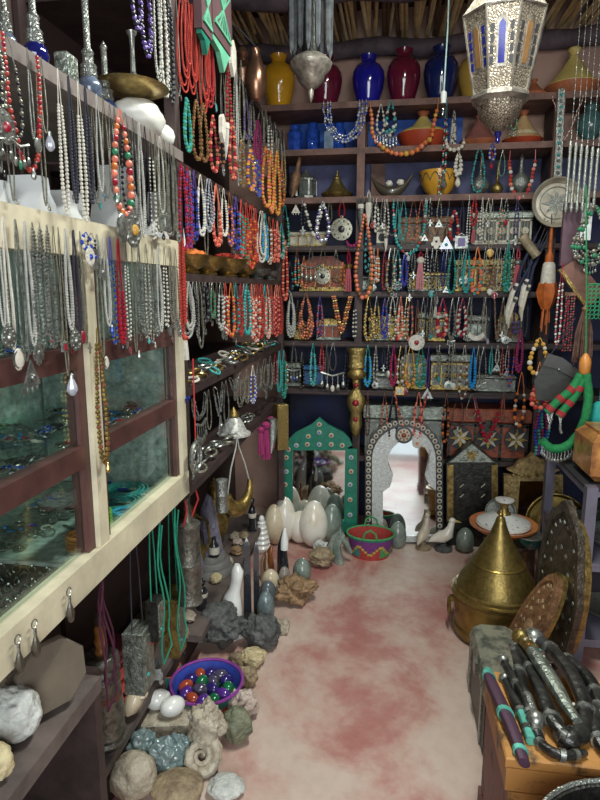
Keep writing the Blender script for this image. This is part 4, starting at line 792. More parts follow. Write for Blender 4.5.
# ring tray in the nearer bay
th=thing('ring_tray','black velvet ring tray with white edge in the nearer bottom bay','ring tray',(-.79,.90,.958))
MB().box((0,0,.006),(.26,.40,.012)).build('velvet_pad',mat('brown_velvet',(.09,.065,.06),.95),th)
b=MB(); b.box((.133,0,.01),(.008,.416,.02)).box((-.133,0,.01),(.008,.416,.02)).box((0,.204,.01),(.26,.008,.02)).box((0,-.204,.01),(.26,.008,.02)); b.build('rim',mat('tray_white',(.55,.58,.56),.4),th)
b=MB().torus((0,0,0),.008,.0016,0,12,5,axis='x').ball((0,0,.009),.004,0,6,4); o0=b.build('finger_ring',sil); first=True
for a in range(7):
    for c in range(14):
        o=o0 if first else o0.copy()
        if not first: COL.objects.link(o)
        first=False; o.location=(-.90+.035*a,.725+.0265*c,.976); o.rotation_euler=(0,R(rb.uniform(-20,20)),R(rb.uniform(60,120))); tag(o,'silver finger ring standing in a row of the black velvet tray','ring','finger rings in the velvet tray')
# bright bangle stacks in farther bay
for (px,py,c,r,n,l) in((113,505,'lime_green',.036,7,'stack of lime green bangles in the farther bottom bay'),(121,518,'sky_blue',.026,5,'small stack of sky blue bangles beside the lime green ones'),(108,522,'burnt_orange',.030,4,'stack of burnt orange bangles beside the sky blue ones')):
    m=mat(c,{'lime_green':(.22,.55,.06),'sky_blue':(.03,.40,.60),'burnt_orange':(.45,.18,.05)}[c],.3,coat=.4)
    p=onZ(px,py+4,.957); 
    p=Vector((-.70 if c!='sky_blue' else -.655,p.y if 0 else {'lime_green':1.30,'sky_blue':1.36,'burnt_orange':1.225}[c],.957))
    for k in range(n): single(MB().torus((0,0,0),r,.0045,0,22,6,axis='z'),'bangle',m,l.replace('stack of ','').replace('bangles','bangle',1).replace(' ones','')+ (' stack' if 0 else ''),'bangle',(p.x,p.y,.962+k*.0092),group=l)
# turquoise bundle
for k,(y,z,l) in enumerate(((1.47,.957,'bottom'),(1.57,.957,'far'))):
    b=MB(); 
    for q in range(9): b.torus((0,0,.012+.006*(q%3)),.035+.004*q,.004,0,20,5,axis='z')
    single(b,'turquoise_skein',PAL['t'],f'skein of turquoise beads on the {l} part of the farther bottom bay','bead skein',(-.72-.03*k,y,z))
# thinner dull chains filling the gaps between the bolder strands
rf=random.Random(21)
def fillers(phrase,group,plane,xs,top,bot,rail=None):
    its=[]
    for i,x in enumerate(xs):
        t=top(x) if top else None; its.append((x,t,bot(x)+rf.uniform(-10,14),rf.uniform(3,5),rf.choice(['s','e','se','ske','es','fe']),rf.uniform(1.6,2.2),dict(pend=rf.choice(['disc','tri','charms','drop','oval','cross']),ps=rf.uniform(6,9),pmats=rf.choice(['se','sk','sR','st'])) ))
    row(phrase,group,plane,its,rail)
fillers('behind the second side rail','thin chains behind the second side rail',('X',-.612),[194,208,222,235,246,255,264,276],None,lambda x:250+.1*(x-186),1.905)
fillers('behind those below the bowls','thin chains behind the strands below the bowls',('X',-.612),[190,197,203,210,217,224,234,244,254,263,270,278],None,lambda x:334,1.575)
fillers('between the bold strands, highest rail','thin chains on the highest side rail',('X',-.612),[186,205,212,219,231,239,249,255,264,273,278],None,lambda x:100+.8*(x-186),2.365)
fillers('behind the top case band','thin chains over the glass case',('X',-.602),[6,26,35,48,66,74,81,118,125,137,145,151,169],None,lambda x:350,1.66)
fillers('behind the upper shelf rail','thin chains behind the upper shelf rail',('X',-.59),[12,22,53,103,164],None,lambda x:190+.25*x,1.925)
fillers('at the back, fourth shelf','thin chains before the fourth shelf',('Y',3.664),[374,383,426,431,440,489,507],lambda x:198,lambda x:236)
fillers('at the back, fifth shelf','thin chains before the fifth shelf',('Y',3.664),[374,395,414,433,448,465,497,506,514],lambda x:248,lambda x:286)
fillers('at the back, sixth shelf','thin chains before the sixth shelf',('Y',3.664),[389,398,424,432,459,470,486,504],lambda x:297,lambda x:334)
fillers('at the back, seventh shelf','thin chains before the seventh shelf',('Y',3.664),[376,389,406,440,450,479,498,508],lambda x:345,lambda x:382)
# ================= mirrors on the floor against the shelving
mirror=mat('mirror_silvering',(.75,.78,.78),.04,1,var=.05,sc=6)
mat('green_paint',(.008,.17,.11),.45,sc=30,var=.3); mat('sky_inlay',(.06,.20,.55),.4); mat('inlay_black',(.02,.02,.02),.4)
def outline(pts,Y,X0): return [(onY(a,b,Y).x-X0, onY(a,b,Y).z) for a,b in pts]
Ym=3.575
# green arched mirror
X0=onY(319,500,Ym).x; th=thing('wall_mirror','green painted mirror with arched top and bone inlay, behind the big eggs','mirror',(X0,Ym,0),rot=(R(-1.5),0,0))
ol=outline([(280,529),(280,450),(286,446),(289,439),(295,433),(303,429),(311,425),(319,418),(327,425),(335,429),(343,433),(349,439),(352,446),(357,450),(357,529)],Ym,X0)
inn=outline([(292,521),(292,451),(345,451),(345,521)],Ym,X0)
(ax,az),(bx,bz),(cx_,cz),(dx_,dz)=inn
m=MB(); m.prism([ol[0],ol[1],(ax,ol[1][1]),(ax,ol[0][1])],0,.03,0); m.prism([(cx_,ol[0][1]),(cx_,ol[13][1]),ol[13],ol[14]],0,.03,0)
m.prism([(ax,ol[0][1]),(ax,az),(dx_,dz),(cx_,ol[0][1])],0,.03,0); m.prism([(ax,bz),(ax,ol[1][1])]+ol[2:13]+[(cx_,ol[13][1]),(cx_,cz)],0,.03,0)
def inlay(m,x,z,r,a=1,b=2,y=-.001): m.lathe([(0,0),(r,0),(r*.9,.003),(0,.004)],10,a,T(x,y,z)@RX(90)); m.lathe([(0,0),(r*.55,0),(r*.45,.003),(0,.004)],8,b,T(x,y-.003,z)@RX(90))
rr=mpp((X0,Ym,.4))
for (px,py,c) in [(286,458,2),(286,472,3),(285,485,2),(285,500,3),(285,515,2),(351,458,3),(351,472,2),(350,485,3),(350,500,2),(350,515,3),(296,446,3),(307,445,2),(319,445,3),(331,445,2),(342,446,2),(319,433,3),(308,437,2),(331,436,2),(319,425,2),(288,450,2)]:
    q=onY(px,py,Ym); inlay(m,q.x-X0,q.z,2.5*rr,1,c)
m.build('frame',['green_paint','bone_inlay','red_lacquer_wood','sky_inlay'],th,smooth=False)
MB().prism([(ax-.01,az-.01),(bx-.01,bz+.01),(cx_+.01,cz+.01),(dx_+.01,dz-.01)],.014,.022).build('mirror_glass',mirror,th)
# arched silver mirror
def arch(cx,cy,hw,bot,n=20,squash=1.): return [(cx-hw,bot)]+[(cx-hw*math.cos(PI*i/n),cy-hw*squash*math.sin(PI*i/n)) for i in range(n+1)]+[(cx+hw,bot)]
X0=onY(404,500,Ym).x; th=thing('wall_mirror','big arched silver mirror with black and white inlaid border','mirror',(X0,Ym-.02,0),rot=(R(-5),0,0))
A=outline(arch(404,459,39,541),Ym,X0); Bq=outline(arch(404,460,32,541),Ym,X0)
m=MB(); m.ring(A,Bq,-.004,.03,0)
s=mpp((X0,Ym,.4))
for i,(px,py) in enumerate([(404-35.6*math.cos(PI*k/19),459-35.6*math.sin(PI*k/19)) for k in range(20)]+[(368.4,465+6*k) for k in range(13)]+[(439.6,465+6*k) for k in range(13)]):
    q=onY(px,py,Ym); inlay(m,q.x-X0,q.z,2.5*s,1,0,-.005)
m.build('inlaid_border',['inlay_black','bone_inlay'],th,smooth=False)
key=[(383,535),(383,492),(390,487),(392,481)]+[(409-21*math.cos(R(a)),462-21*math.sin(R(a))) for a in range(-40,221,20)]+[(427,481),(431,487),(437,492),(437,535)]
K=outline(key,Ym,X0); n=len(K)
Cc=outline(arch(404,460,32,541,n-3),Ym,X0)
MB().ring(Cc,K,0,.03).build('embossed_plate',mat('pressed_silver',(.58,.60,.58),.42,.6,sc=60,var=.3,bump=.5),th,smooth=False)
MB().prism(K,.016,.022).build('mirror_glass',mirror,th)
q=onY(404,436,Ym); m=MB(); 
m.lathe([(0,0),(8.5*s,0),(8.5*s,.006),(0,.008)],20,0,T(q.x-X0,-.006,q.z)@RX(90)); m.lathe([(0,0),(6.5*s,0),(6*s,.004),(0,.005)],20,1,T(q.x-X0,-.014,q.z)@RX(90)); m.ball((q.x-X0,-.02,q.z),2.6*s,2)
for k in range(8): a=TAU*k/8; m.ball((q.x-X0+4.5*s*math.cos(a),-.019,q.z+4.5*s*math.sin(a)),1.1*s,2,6,4)
m.build('rosette',['inlay_black','bone_inlay','red_lacquer_wood'],th)
# house shaped plaque
X0=onY(471,500,3.60).x; th=thing('wall_cabinet','small dark metal cabinet with gabled top and gold rosette','cabinet',(X0,3.63,0))
ol=outline([(446,547),(446,462),(452,458),(471,441),(490,458),(497,462),(499,547)],3.60,X0); m=MB(); m.prism(ol,-.05,.02,0); m.build('body','dark_metal',th,smooth=False)
g_=outline([(449,461),(471,443),(494,461)],3.60,X0); m=MB(); m.prism([(x,z) for x,z in g_],-.058,-.05,0)
q=onY(471,454,3.60); 
for k in range(8): a=TAU*k/8; m.prism([(q.x-X0,q.z),(q.x-X0+3*s*math.cos(a-.4),q.z+3*s*math.sin(a-.4)),(q.x-X0+7*s*math.cos(a),q.z+7*s*math.sin(a)),(q.x-X0+3*s*math.cos(a+.4),q.z+3*s*math.sin(a+.4))],-.064,-.058,1)
m.build('gable',['verdigris_silver','aged_gold'],th,smooth=False)
for a,b in((447,453),(491,497)): MB().prism(outline([(a,520),(a,464),(b,464),(b,520)],3.60,X0),-.057,-.05).build('gold_panel','aged_gold',th,smooth=False)
MB().prism(outline([(455,534),(455,478),(472,470),(489,478),(489,534)],3.60,X0),-.062,-.05).build('door','dark_metal',th,smooth=False)
m=MB()
for a in(461,482):
    for b in(484,494): q=onY(a,b,3.60); m.tube([(q.x-X0-.01,-.066,q.z-.01),(q.x-X0+.012,-.066,q.z+.012)],.003,0,5)
m.build('engraved_marks','bone_inlay',th)
# brass crowned mirror
Yb=3.57; X0=onY(533,500,Yb).x; th=thing('wall_mirror','brass framed mirror with scrolled crown behind the painted tagine','mirror',(X0,Yb+.02,0))
ol=outline([(504,545),(504,475),(507,470),(514,468),(519,461),(527,459),(533,453),(539,459),(547,461),(552,468),(560,470),(563,475),(563,545)],Yb,X0)
inn=outline([(516,538),(516,481),(551,481),(551,538)],Yb,X0); (ax,az),(bx,bz),(cx_,cz),(dx_,dz)=inn
m=MB(); m.prism([ol[0],ol[1],(ax,ol[1][1]),(ax,ol[0][1])],-.02,.02,0); m.prism([(cx_,ol[0][1]),(cx_,ol[11][1]),ol[11],ol[12]],-.02,.02,0); m.prism([(ax,ol[0][1]),(ax,az),(dx_,dz),(cx_,ol[0][1])],-.02,.02,0); m.prism([(ax,bz),(ax,ol[1][1])]+ol[2:11]+[(cx_,ol[11][1]),(cx_,cz)],-.02,.02,0)
for px,py in [(509,483+9*k) for k in range(6)]+[(557,483+9*k) for k in range(6)]+[(513+8*k,475) for k in range(6)]: q=onY(px,py,Yb); m.ball((q.x-X0,-.022,q.z),.011,1,6,4)
m.build('frame',[mat('carved_gilt',(.56,.42,.19),.4,.5,sc=40,c2=(.20,.13,.05),bump=.4),'aged_gold'],th,smooth=False)
MB().prism([(ax-.005,az),(bx-.005,bz+.005),(cx_+.005,cz+.005),(dx_+.005,dz)],0,.008).build('mirror_glass',mirror,th)
# ================= stones, eggs and figures on the floor
stone=lambda n,c,c2=None,sc=22,r=.65,bump=.9,**k: mat(n,c,r,sc=sc,c2=c2,bump=bump,**k)
stone('rock_grey',(.12,.12,.115),(.045,.05,.05)); stone('rock_tan',(.36,.28,.17),(.18,.13,.08)); stone('rock_green',(.24,.25,.16),(.10,.11,.07)); stone('rock_cream',(.52,.47,.37),(.30,.25,.18)); stone('rock_white',(.62,.63,.58),(.40,.42,.40)); stone('rock_brown',(.36,.23,.12),(.17,.10,.05)); stone('rock_pink',(.58,.50,.44),(.36,.27,.22)); stone('rock_yellow',(.62,.55,.33),(.42,.33,.18))
egg_m=dict(w=mat('white_onyx',(.78,.75,.66),.25,sc=7,c2=(.60,.50,.34),coat=.4,edge=(.25,.5)),y=mat('cream_onyx',(.74,.66,.50),.3,sc=5,c2=(.48,.38,.24),coat=.4),g=mat('green_onyx',(.26,.31,.26),.25,sc=14,c2=(.12,.16,.14),coat=.4),s=mat('speckled_stone',(.42,.38,.33),.3,sc=45,c2=(.22,.19,.17)),k=mat('charcoal_stone',(.12,.14,.15),.25,sc=18,coat=.4),b=mat('blue_grey_stone',(.20,.26,.27),.25,sc=24,c2=(.09,.12,.13),coat=.4),c=mat('ivory_stone',(.55,.47,.36),.3,sc=9,coat=.3))
def foot(cx,y1,z,depth):   # centre of a body whose front foot is seen at (cx,y1)
    p=onZ(cx,y1,z); d=Vector((p.x,p.y,0)).normalized()*depth*.5; q=Vector((p.x+d.x,p.y+d.y,z)); ym=3.52-depth*.5; k=min(1,ym/q.y); return Vector((q.x*k,q.y*k,z))
def dims(x0,x1,y0,y1,z,dk=1.,flat=1.):
    p=onZ((x0+x1)/2,y1,z); s=mpp(p); W=(x1-x0)*s; D=W*dk; th_=math.atan2(EYE-z,math.hypot(p.x,p.y)); H=max(.35*W*flat,((y1-y0)*s-D*.55*math.sin(th_))/math.cos(th_)); return W,D,H,s
def egg(label,x0,x1,y0,y1,m,z=0,g='stone eggs beside the plinth',tilt=0):
    W,D,H,s=dims(x0,x1,y0,y1,z,.9); c=foot((x0+x1)/2,y1,z,D*.5); H=max(H,W*1.0)
    prof=[(0,0)]+[(W/2*math.sin(PI*t/14)*(1+.10*math.cos(PI*t/14)),H/2*(1-math.cos(PI*t/14))) for t in range(1,14)]+[(0,H)]
    o=single(MB().lathe(prof,24,sy=.95),'stone_egg',egg_m[m],label,'stone egg',c,rot=(0,R(tilt),random.Random(label).uniform(0,6)),group=g); return o
def rockp(label,x0,x1,y0,y1,m,z=0,seed=1,amp=.25,dk=.85,name='rock',cat='stone',lv=3,g=None,fr=1.6):
    W,D,H,s=dims(x0,x1,y0,y1,z,dk); c=foot((x0+x1)/2,y1,z,D)
    b=MB().rock((0,0,H*.47),(W,D,H),seed,0,amp,fr,4 if W>.07 else lv); zmin=min(v[2] for v in b.v); b.v=[(v[0],v[1],v[2]-zmin) for v in b.v]
    return single(b,name,m,label,cat,c,group=g,ang=180 if amp<.2 else 60)
egg('tall white onyx egg at the back beside the green mirror',272,297,494,542,'w')
egg('yellowish onyx egg in front of the tall white one',263,286,503,546,'y')
egg('small white egg showing between the tall eggs and mirror',289,311,488,520,'w')
egg('big cream egg with a brown streak before the green mirror',299,328,499,549,'w')
egg('pale egg tucked behind the big streaked egg',316,334,513,545,'c')
egg('greenish carved egg leaning on the green mirror',321,342,492,533,'g')
egg('grey green egg on the floor beside the black bird',292,312,557,586,'g')
egg('cream egg, upper one of the row beside the black obelisks',261,280,568,594,'y')
egg('speckled egg between the cream and the grey green egg',278,291,566,588,'s')
egg('charcoal egg below the cream egg',259,277,580,606,'k')
egg('blue grey speckled egg standing next to the black obelisks',257,275,591,626,'b')
egg('green grey egg standing alone right of the carved bird',455,474,522,549,'g')
egg('grey green egg in front of the arched mirror',389,406,513,541,'g')
egg('small ivory egg behind the basket at the arched mirror',376,388,512,533,'c')
rockp('greenish tan rock at the foot of the big streaked egg',309,334,549,571,'rock_tan',seed=2)
rockp('small pale shell heap above the greenish tan rock',313,327,541,555,'rock_white',z=.04,seed=3,name='shell_lump')
rockp('rough grey boulder left of the white figure base',199,247,612,657,'rock_grey',seed=4,amp=.35)
rockp('rough grey boulder right of the white figure',243,281,618,656,'rock_grey',seed=5,amp=.3)
rockp('small cream shell beside the right grey boulder',275,290,620,637,'rock_cream',seed=6)
rockp('flat brown rock at the foot of the speckled egg',276,314,582,610,'rock_brown',seed=7,amp=.5)
rockp('yellow green pebble below the right grey boulder',240,266,650,672,'rock_yellow',seed=8)
rockp('brown rock beside the egg basket rim',236,257,668,692,'rock_tan',seed=9,amp=.35)
rockp('pinkish white rock below the egg basket',228,258,696,724,'rock_pink',seed=10,amp=.4)
rockp('mossy round rock right of the cream rock',221,253,714,751,'rock_green',seed=11,amp=.15)
rockp('tall cream rock in front of the egg basket',190,226,718,768,'rock_cream',seed=12,amp=.4)
rockp('tan round stone at the very bottom by the ammonite',150,206,783,814,'rock_tan',seed=13,amp=.06)
rockp('pale round boulder at the bottom left of the ammonite',110,160,762,810,'rock_cream',seed=14,amp=.1)
rockp('grey rock behind the two white eggs',141,166,668,714,'rock_grey',seed=15,amp=.3)
rockp('white pebble standing against the grey rock behind the eggs',152,164,672,690,'rock_white',z=.12,seed=16)
rockp('thin white shell with a blue line at the bottom edge',208,246,783,806,'rock_white',seed=17,amp=.12)
rockp('small tan rock between basket and right grey boulder',228,244,655,672,'rock_tan',seed=23,amp=.3)
# ammonite
c=foot(201,790,0,.1); s=mpp(c); m=MB(); P=[];rs=[]
for i in range(60): a=i/59*TAU*2.3; r=(3+15*(i/59)**1.2)*s; P.append((r*math.cos(a),r*math.sin(a)*.25,19*s+r*math.sin(a))); rs.append((1.2+5.5*(i/59))*s*(1+.12*math.sin(i*2.4)))
m.tube(P,rs,0,8); single(m,'ammonite','rock_cream','coiled grey ammonite fossil between the cream and tan stones','fossil',c,rot=(R(-25),0,R(10)))
# teal glassy lumps
for i,(x0,x1,y0,y1) in enumerate([(126,160,738,775),(150,182,748,782),(168,192,740,770)]): rockp(['teal glassy lump left of the pair below the egg box','large teal glassy lump below the two white eggs','teal glassy lump touching the tall cream rock'][i],x0,x1,y0,y1,mat('teal_slag',(.08,.15,.15),.15,sc=9,c2=(.25,.31,.31),coat=.6),seed=18+i,amp=.35,name='glass_slag',cat='glass lump',g='teal glassy lumps')
# egg box with two white eggs
c=foot(168,742,0,.10); s=mpp(c); th=thing('alabaster_block','cream stone block carrying two smooth white eggs','stone block',c,R(12))
MB().box((0,0,.04),(.17,.13,.08),0,bev=.006).build('block','rock_cream',th)
for k,(dx,dy,l) in enumerate(((-.035,.015,'left smooth white egg resting on the cream block'),(.028,-.012,'right smooth white egg resting on the cream block'))):
    b=MB().ball((0,0,0),(.034,.045,.034),0,20,12); single(b,'white_egg',mat('polished_white',(.80,.80,.76),.2,sc=5,var=.06,coat=.3),l,'stone egg',(c.x+dx,c.y+dy,c.z+.115),R(-50),group='white eggs on the block')
# carved bone figure
p=onZ(118,748,.06); q=onZ(142,690,.20); s=mpp(p)
b=MB(); A_=Vector((0,0,.025)); B_=Vector((.035,.10,.14)); b.tube([A_,A_.lerp(B_,.12),A_.lerp(B_,.3),A_.lerp(B_,.5),A_.lerp(B_,.62),A_.lerp(B_,.72),A_.lerp(B_,.88),B_],[.006,.024,.030,.026,.014,.012,.012,.008],0,14)
b.ball(tuple(A_.lerp(B_,.46)+Vector((.022,0,0))),(.014,.02,.012),0,8,6); b.ball(tuple(B_),(.011,.011,.016),1,8,6)
single(b,'carved_figure',['cream_onyx','rock_brown'],'cream carved stone animal leaning beside the black lantern bottle','figure',(-.815,1.63,.162),R(-8))
# white torso statue
c=foot(233,640,0,.08); c.z=0; s=mpp(c); th=thing('stone_statue','white polished stone figure rising between the two grey boulders','statue',c)
m=MB(); m.tube([(-4*s,0,0),(-3*s,0,14*s),(-1*s,0,30*s),(1*s,0,42*s),(3*s,0,50*s),(5*s,0,60*s),(6*s,0,70*s),(6*s,0,76*s)],[14*s,15*s,13*s,9.5*s,6.5*s,6.5*s,7*s,3*s],0,16,flat=.8)
m.tube([(-12*s,-2*s,2*s),(-8*s,-3*s,22*s),(-2*s,-2*s,44*s)],[4*s,5.5*s,3*s],0,10).tube([(7*s,-3*s,0),(6*s,-3*s,24*s),(3*s,-1*s,46*s)],[4*s,5*s,3*s],0,10)
m.build('body',mat('white_marble',(.82,.83,.80),.22,sc=4,var=.12,coat=.3),th)
# black obelisks and striped stones
blk=mat('black_marble',(.010,.011,.014),.15,sc=12,coat=.5,c2=(.02,.022,.028),edge=(.45,.75))
for x0,x1,y0,y1,l in((243,253,544,627,'tall black stone obelisk beside the white figure'),(253,261,548,622,'second black stone obelisk, right of the tallest one'),(197,213,0,0,'')):
    if not l: continue
    W,D,H,s=dims(x0,x1,y0,y1,0,1); c=foot((x0+x1)/2,y1,0,D); single(MB().lathe([(W*.62,0),(W*.62,.02),(W*.55,.03),(W*.46,H*.9),(0,H)],4,0,rot0=PI/4),'obelisk',blk,l,'obelisk',c,R(12),group='black stone obelisks')
def fin(label,x0,x1,y0,y1,m,z=0,stripe=None,rz=0):
    W,D,H,s=dims(x0,x1,y0,y1,z,.5); c=foot((x0+x1)/2,y1,z,D); th=thing('polished_fossil',label,'polished stone',c,rz)
    MB().tube([(0,0,0),(0,0,H*.3),(-W*.05,0,H*.65),(W*.1,0,H*.9),(W*.15,0,H)],[W*.5,W*.5,W*.38,W*.2,W*.05],0,14,flat=.6).build('body',m,th)
    if stripe: MB().tube([(W*.12,-W*.12,H*.62),(W*.14,-W*.12,H*.8),(W*.15,-W*.05,H*1.0)],[W*.26,W*.24,W*.08],0,10).build('pale_top',stripe,th)
fin('black carved bird with white head near the tall eggs',275,291,530,584,blk,0,'white_marble')
fin('brown agate fin behind the cream egg',264,276,546,574,mat('brown_agate',(.26,.09,.03),.2,coat=.5,sc=14))
fin('brown and white striped fin beside the second black obelisk',259,271,552,582,mat('striped_agate',(.48,.36,.26),.2,coat=.5,sc=10,tex='wave',c2=(.16,.06,.03)))
# white spiral shell
c=foot(262,553,0,.05); s=mpp(c); m=MB()
for k in range(6): m.torus((0,0,(5+5*k)*s+ .0),(6.2-.75*k)*s,(3.2-.25*k)*s,0,14,6,axis='z')
m.ball((0,0,34*s),(3*s,3*s,4*s),0,8,6); m.lathe([(0,0),(6*s,0),(4*s,30*s),(0,32*s)],12); single(m,'spiral_shell','white_marble','white ribbed spiral shell standing left of the yellowish egg','shell',(c.x,c.y,0))
# horse head
c=foot(340,565,0,.06); s=mpp(c); th=thing('horse_head','grey green carved stone horse head beside the woven basket','carving',c)
MB().tube([(-2*s,0,0),(-3*s,0,8*s),(-4*s,0,18*s),(-1*s,0,27*s),(3*s,0,31*s)],[8*s,7*s,6*s,5*s,3.5*s],0,14,flat=.6).tube([(-1*s,0,28*s),(5*s,0,22*s),(10*s,0,13*s),(11*s,0,11*s)],[5*s,4.4*s,3*s,2.2*s],0,12,flat=.7).build('head','green_onyx',th)
for d in(-1,1): MB().lathe([(1.5*s,0),(1.2*s,4*s),(0,7*s)],8,0,T(0,d*2*s,30*s)).build('ear','green_onyx',th)
MB().tube([(-8*s,0,6*s),(-9.5*s,0,18*s),(-6*s,0,28*s),(-1*s,0,33*s)],[2*s,2.6*s,2.4*s,1.4*s],0,8).build('mane','green_onyx',th)
# woven basket
c=foot(370,562,0,.20); s=mpp(c); th=thing('woven_basket','small multicoloured woven basket with zigzag pattern and two handles','basket',c)
mat('woven_red',(.42,.05,.04),.8,sc=60); mat('woven_purple',(.18,.04,.20),.8,sc=60); mat('woven_teal',(.03,.22,.20),.8,sc=60); mat('woven_yellow',(.52,.38,.06),.8,sc=60); mat('woven_green',(.06,.30,.10),.8,sc=60)
m=MB(); P=[];F=[];n=48;rows=9;r0,r1,H=18*s,23.5*s,23*s
for j in range(rows+1):
    for i in range(n): a=TAU*i/n; r=(r0+(r1-r0)*j/rows)*(1+.012*((i+j)%2)); P.append((r*math.cos(a),r*math.sin(a)*.8,H*j/rows))
for j in range(rows):
    for i in range(n):
        u=i%8; dd=abs(u-3.5)+.5; h=j-1; k=0 if j in(0,) else 3 if abs(h-dd)<.6 else 1 if h>dd else (2 if (i//8)%3==0 else 0 if (i//8)%3==1 else 4)
        if j==rows-1: k=2
        m.add([P[j*n+i],P[j*n+(i+1)%n],P[(j+1)*n+(i+1)%n],P[(j+1)*n+i]],[(0,1,2,3)],k)
m.add([(v[0]*.95,v[1]*.95,v[2]) for v in P[:n]],[tuple(range(n))],0)
m.add([(v[0]*.94,v[1]*.94,v[2]) for v in P[:n]]+[(v[0]*.95,v[1]*.95,v[2]) for v in P[-n:]],[(i,i+n,(i+1)%n+n,(i+1)%n) for i in range(n)],0)
m.build('woven_body',['woven_red','woven_purple','woven_teal','woven_yellow','woven_green'],th,smooth=False)
m=MB(); m.tube([(r1*math.cos(TAU*i/32),r1*.8*math.sin(TAU*i/32),H) for i in range(32)],1.1*s,0,6,closed=True); m.build('rim','woven_green',th)
for d in(-1,1): MB().tube([(-7*s,d*r1*.78,H),(-5*s,d*r1*.8,H+7*s),(0,d*r1*.8,H+10*s),(5*s,d*r1*.8,H+7*s),(7*s,d*r1*.78,H)],1*s,0,6).build('handle','woven_green',th)
# carved birds
def bird(label,x0,x1,y0,y1,m1,m2,rz=0,up=1.):
    W,D,H,s=dims(x0,x1,y0,y1,0,.4); c=foot((x0+x1)/2,y1,0,D*.4); th=thing('carved_bird',label,'stone bird',c,rz,'carved stone birds by the arched mirror')
    MB().lathe([(0,0),(W*.30,0),(W*.30,H*.06),(W*.12,H*.12),(W*.1,H*.2)],16).build('stand',m2,th)
    b=MB(); b.tube([(-W*.5,0,H*.22),(-W*.3,0,H*.32),(-W*.05,0,H*.38),(W*.14,0,H*.48),(W*.20,0,H*.66),(W*.24,0,H*.8),(W*.27,0,H*.9)],[W*.03,W*.14,W*.22,W*.2,W*.12,W*.10,W*.04],0,14); b.ball((W*.25,0,H*.86),(W*.12,W*.1,W*.11),0,12,8); b.build('body',m1,th)
    MB().lathe([(W*.05,0),(W*.035,W*.12),(0,W*.24)],8,0,T(W*.33,0,H*.86)@RY(100)).build('beak','yellow_slip',th)
bird('white stone bird with yellow beak left of the lone green egg',429,458,510,545,egg_m['w'],'rock_grey')
bird('cream stone bird in front of the arched mirror edge',411,436,505,541,egg_m['c'],'rock_tan',R(60))
# egg basket
c=Vector((-.648,1.955,0)); s=mpp(c); rx,ry=.134,.135
th=thing('egg_basket','blue lined woven basket with purple rim filled with coloured eggs','basket',(c.x,c.y+.0,0),R(-10))
mat('blue_lining',(.03,.06,.40),.7,sc=30); mat('purple_rim',(.25,.04,.30),.7,sc=60); mat('orange_trim',(.6,.16,.08),.7,sc=60)
m=MB(); m.lathe([(0,0),(rx*.72,0),(rx*.98,.10),(rx*.985,.101)],36,0,sy=ry/rx); del m.f[-1]; del m.m[-1]; m.lathe([(0,.010),(rx*.69,.012),(rx*.95,.101)],36,1,sy=ry/rx); del m.f[-1]; del m.m[-1]
m.build('woven_body',['woven_teal','blue_lining'],th)
m=MB(); m.tube([(rx*math.cos(TAU*i/40),ry*math.sin(TAU*i/40),.103+(.0)) for i in range(40)],.006,0,6,closed=True); m.build('rim','purple_rim',th)
m=MB(); 
m.prism([(-.07,0),(.05,0),(.05,.09),(.0,.06),(-.07,.11)],-.003,.003,0,T(-rx-.004,-.0,.02)@RZ(90)); m.build('flap','woven_teal',th)
MB().tube([(-rx-.006,-.07,.02),(-rx-.008,-.072,.132),(-rx-.006,.0,.085),(-rx-.006,.05,.115)],.004,0,6).build('flap_trim','orange_trim',th)
ecol=[('violet',(.10,.03,.28)),('navy',(.03,.02,.16)),('dark green',(.01,.16,.06)),('orange red',(.42,.07,.03)),('slate',(.08,.07,.12))]
re_=random.Random(3); k=0; cnt={}
for lay,(zz_,f_,N_) in enumerate(((.042,.70,13),(.042,.36,7),(.078,.60,12),(.084,.22,4))):
    for i in range(N_):
        a=TAU*i/N_+lay*.4; nm,cc=ecol[(k*7+k//3)%5]; k+=1; cnt[nm]=cnt.get(nm,0)+1
        x=rx*f_*math.cos(a); y=ry*f_*math.sin(a); q=Matrix.Rotation(R(-10),4,'Z')@Vector((x,y,0))
        b=MB().ball((0,0,0),(.023,.031,.023),0,14,9)
        single(b,'coloured_egg',mat('egg_'+nm.replace(' ','_'),cc,.15,coat=.6,sc=20),f'{nm} polished egg in the blue basket, {ORD[cnt[nm]-1]} of that colour from the rim inward','polished egg',(c.x+q.x,c.y+q.y,zz_),rot=(R(re_.uniform(-25,25)),0,re_.uniform(0,6)),group='coloured eggs in the basket')
# ================= items on the bottom left shelf (z .70)
rockp('greyish white geode behind the knobbly one on the lower shelf',2,52,668,712,'rock_cream',z=.70,seed=30,amp=.22)
rockp('knobbly white geode at the front edge of the lower shelf',-8,45,692,752,'rock_white',z=.70,seed=31,amp=.14)
rockp('yellowish stone at the lower left corner of the shelf',-22,16,750,790,'rock_yellow',z=.70,seed=32,amp=.15)
rockp('dark blue glass lump at the left edge above the geodes',-12,12,668,690,mat('smoke_glass',(.10,.13,.20),.15,coat=.5),z=.72,seed=33,amp=.1,name='glass_lump',cat='glass lump')
ww=onX(58,660,-.75); m=MB(); r=.076
m.lathe([(0,0),(r,0),(r,.012),(r*.96,.016),(0,.016)],8,0,RX(90),rot0=PI/8); single(m,'octagonal_board',mat('scuffed_board',(.15,.125,.09),.6,sc=8,c2=(.10,.08,.06)),'worn octagonal wooden board leaning behind the geodes','board',(-.665,1.01,.785),rot=(R(-6),0,R(58)))
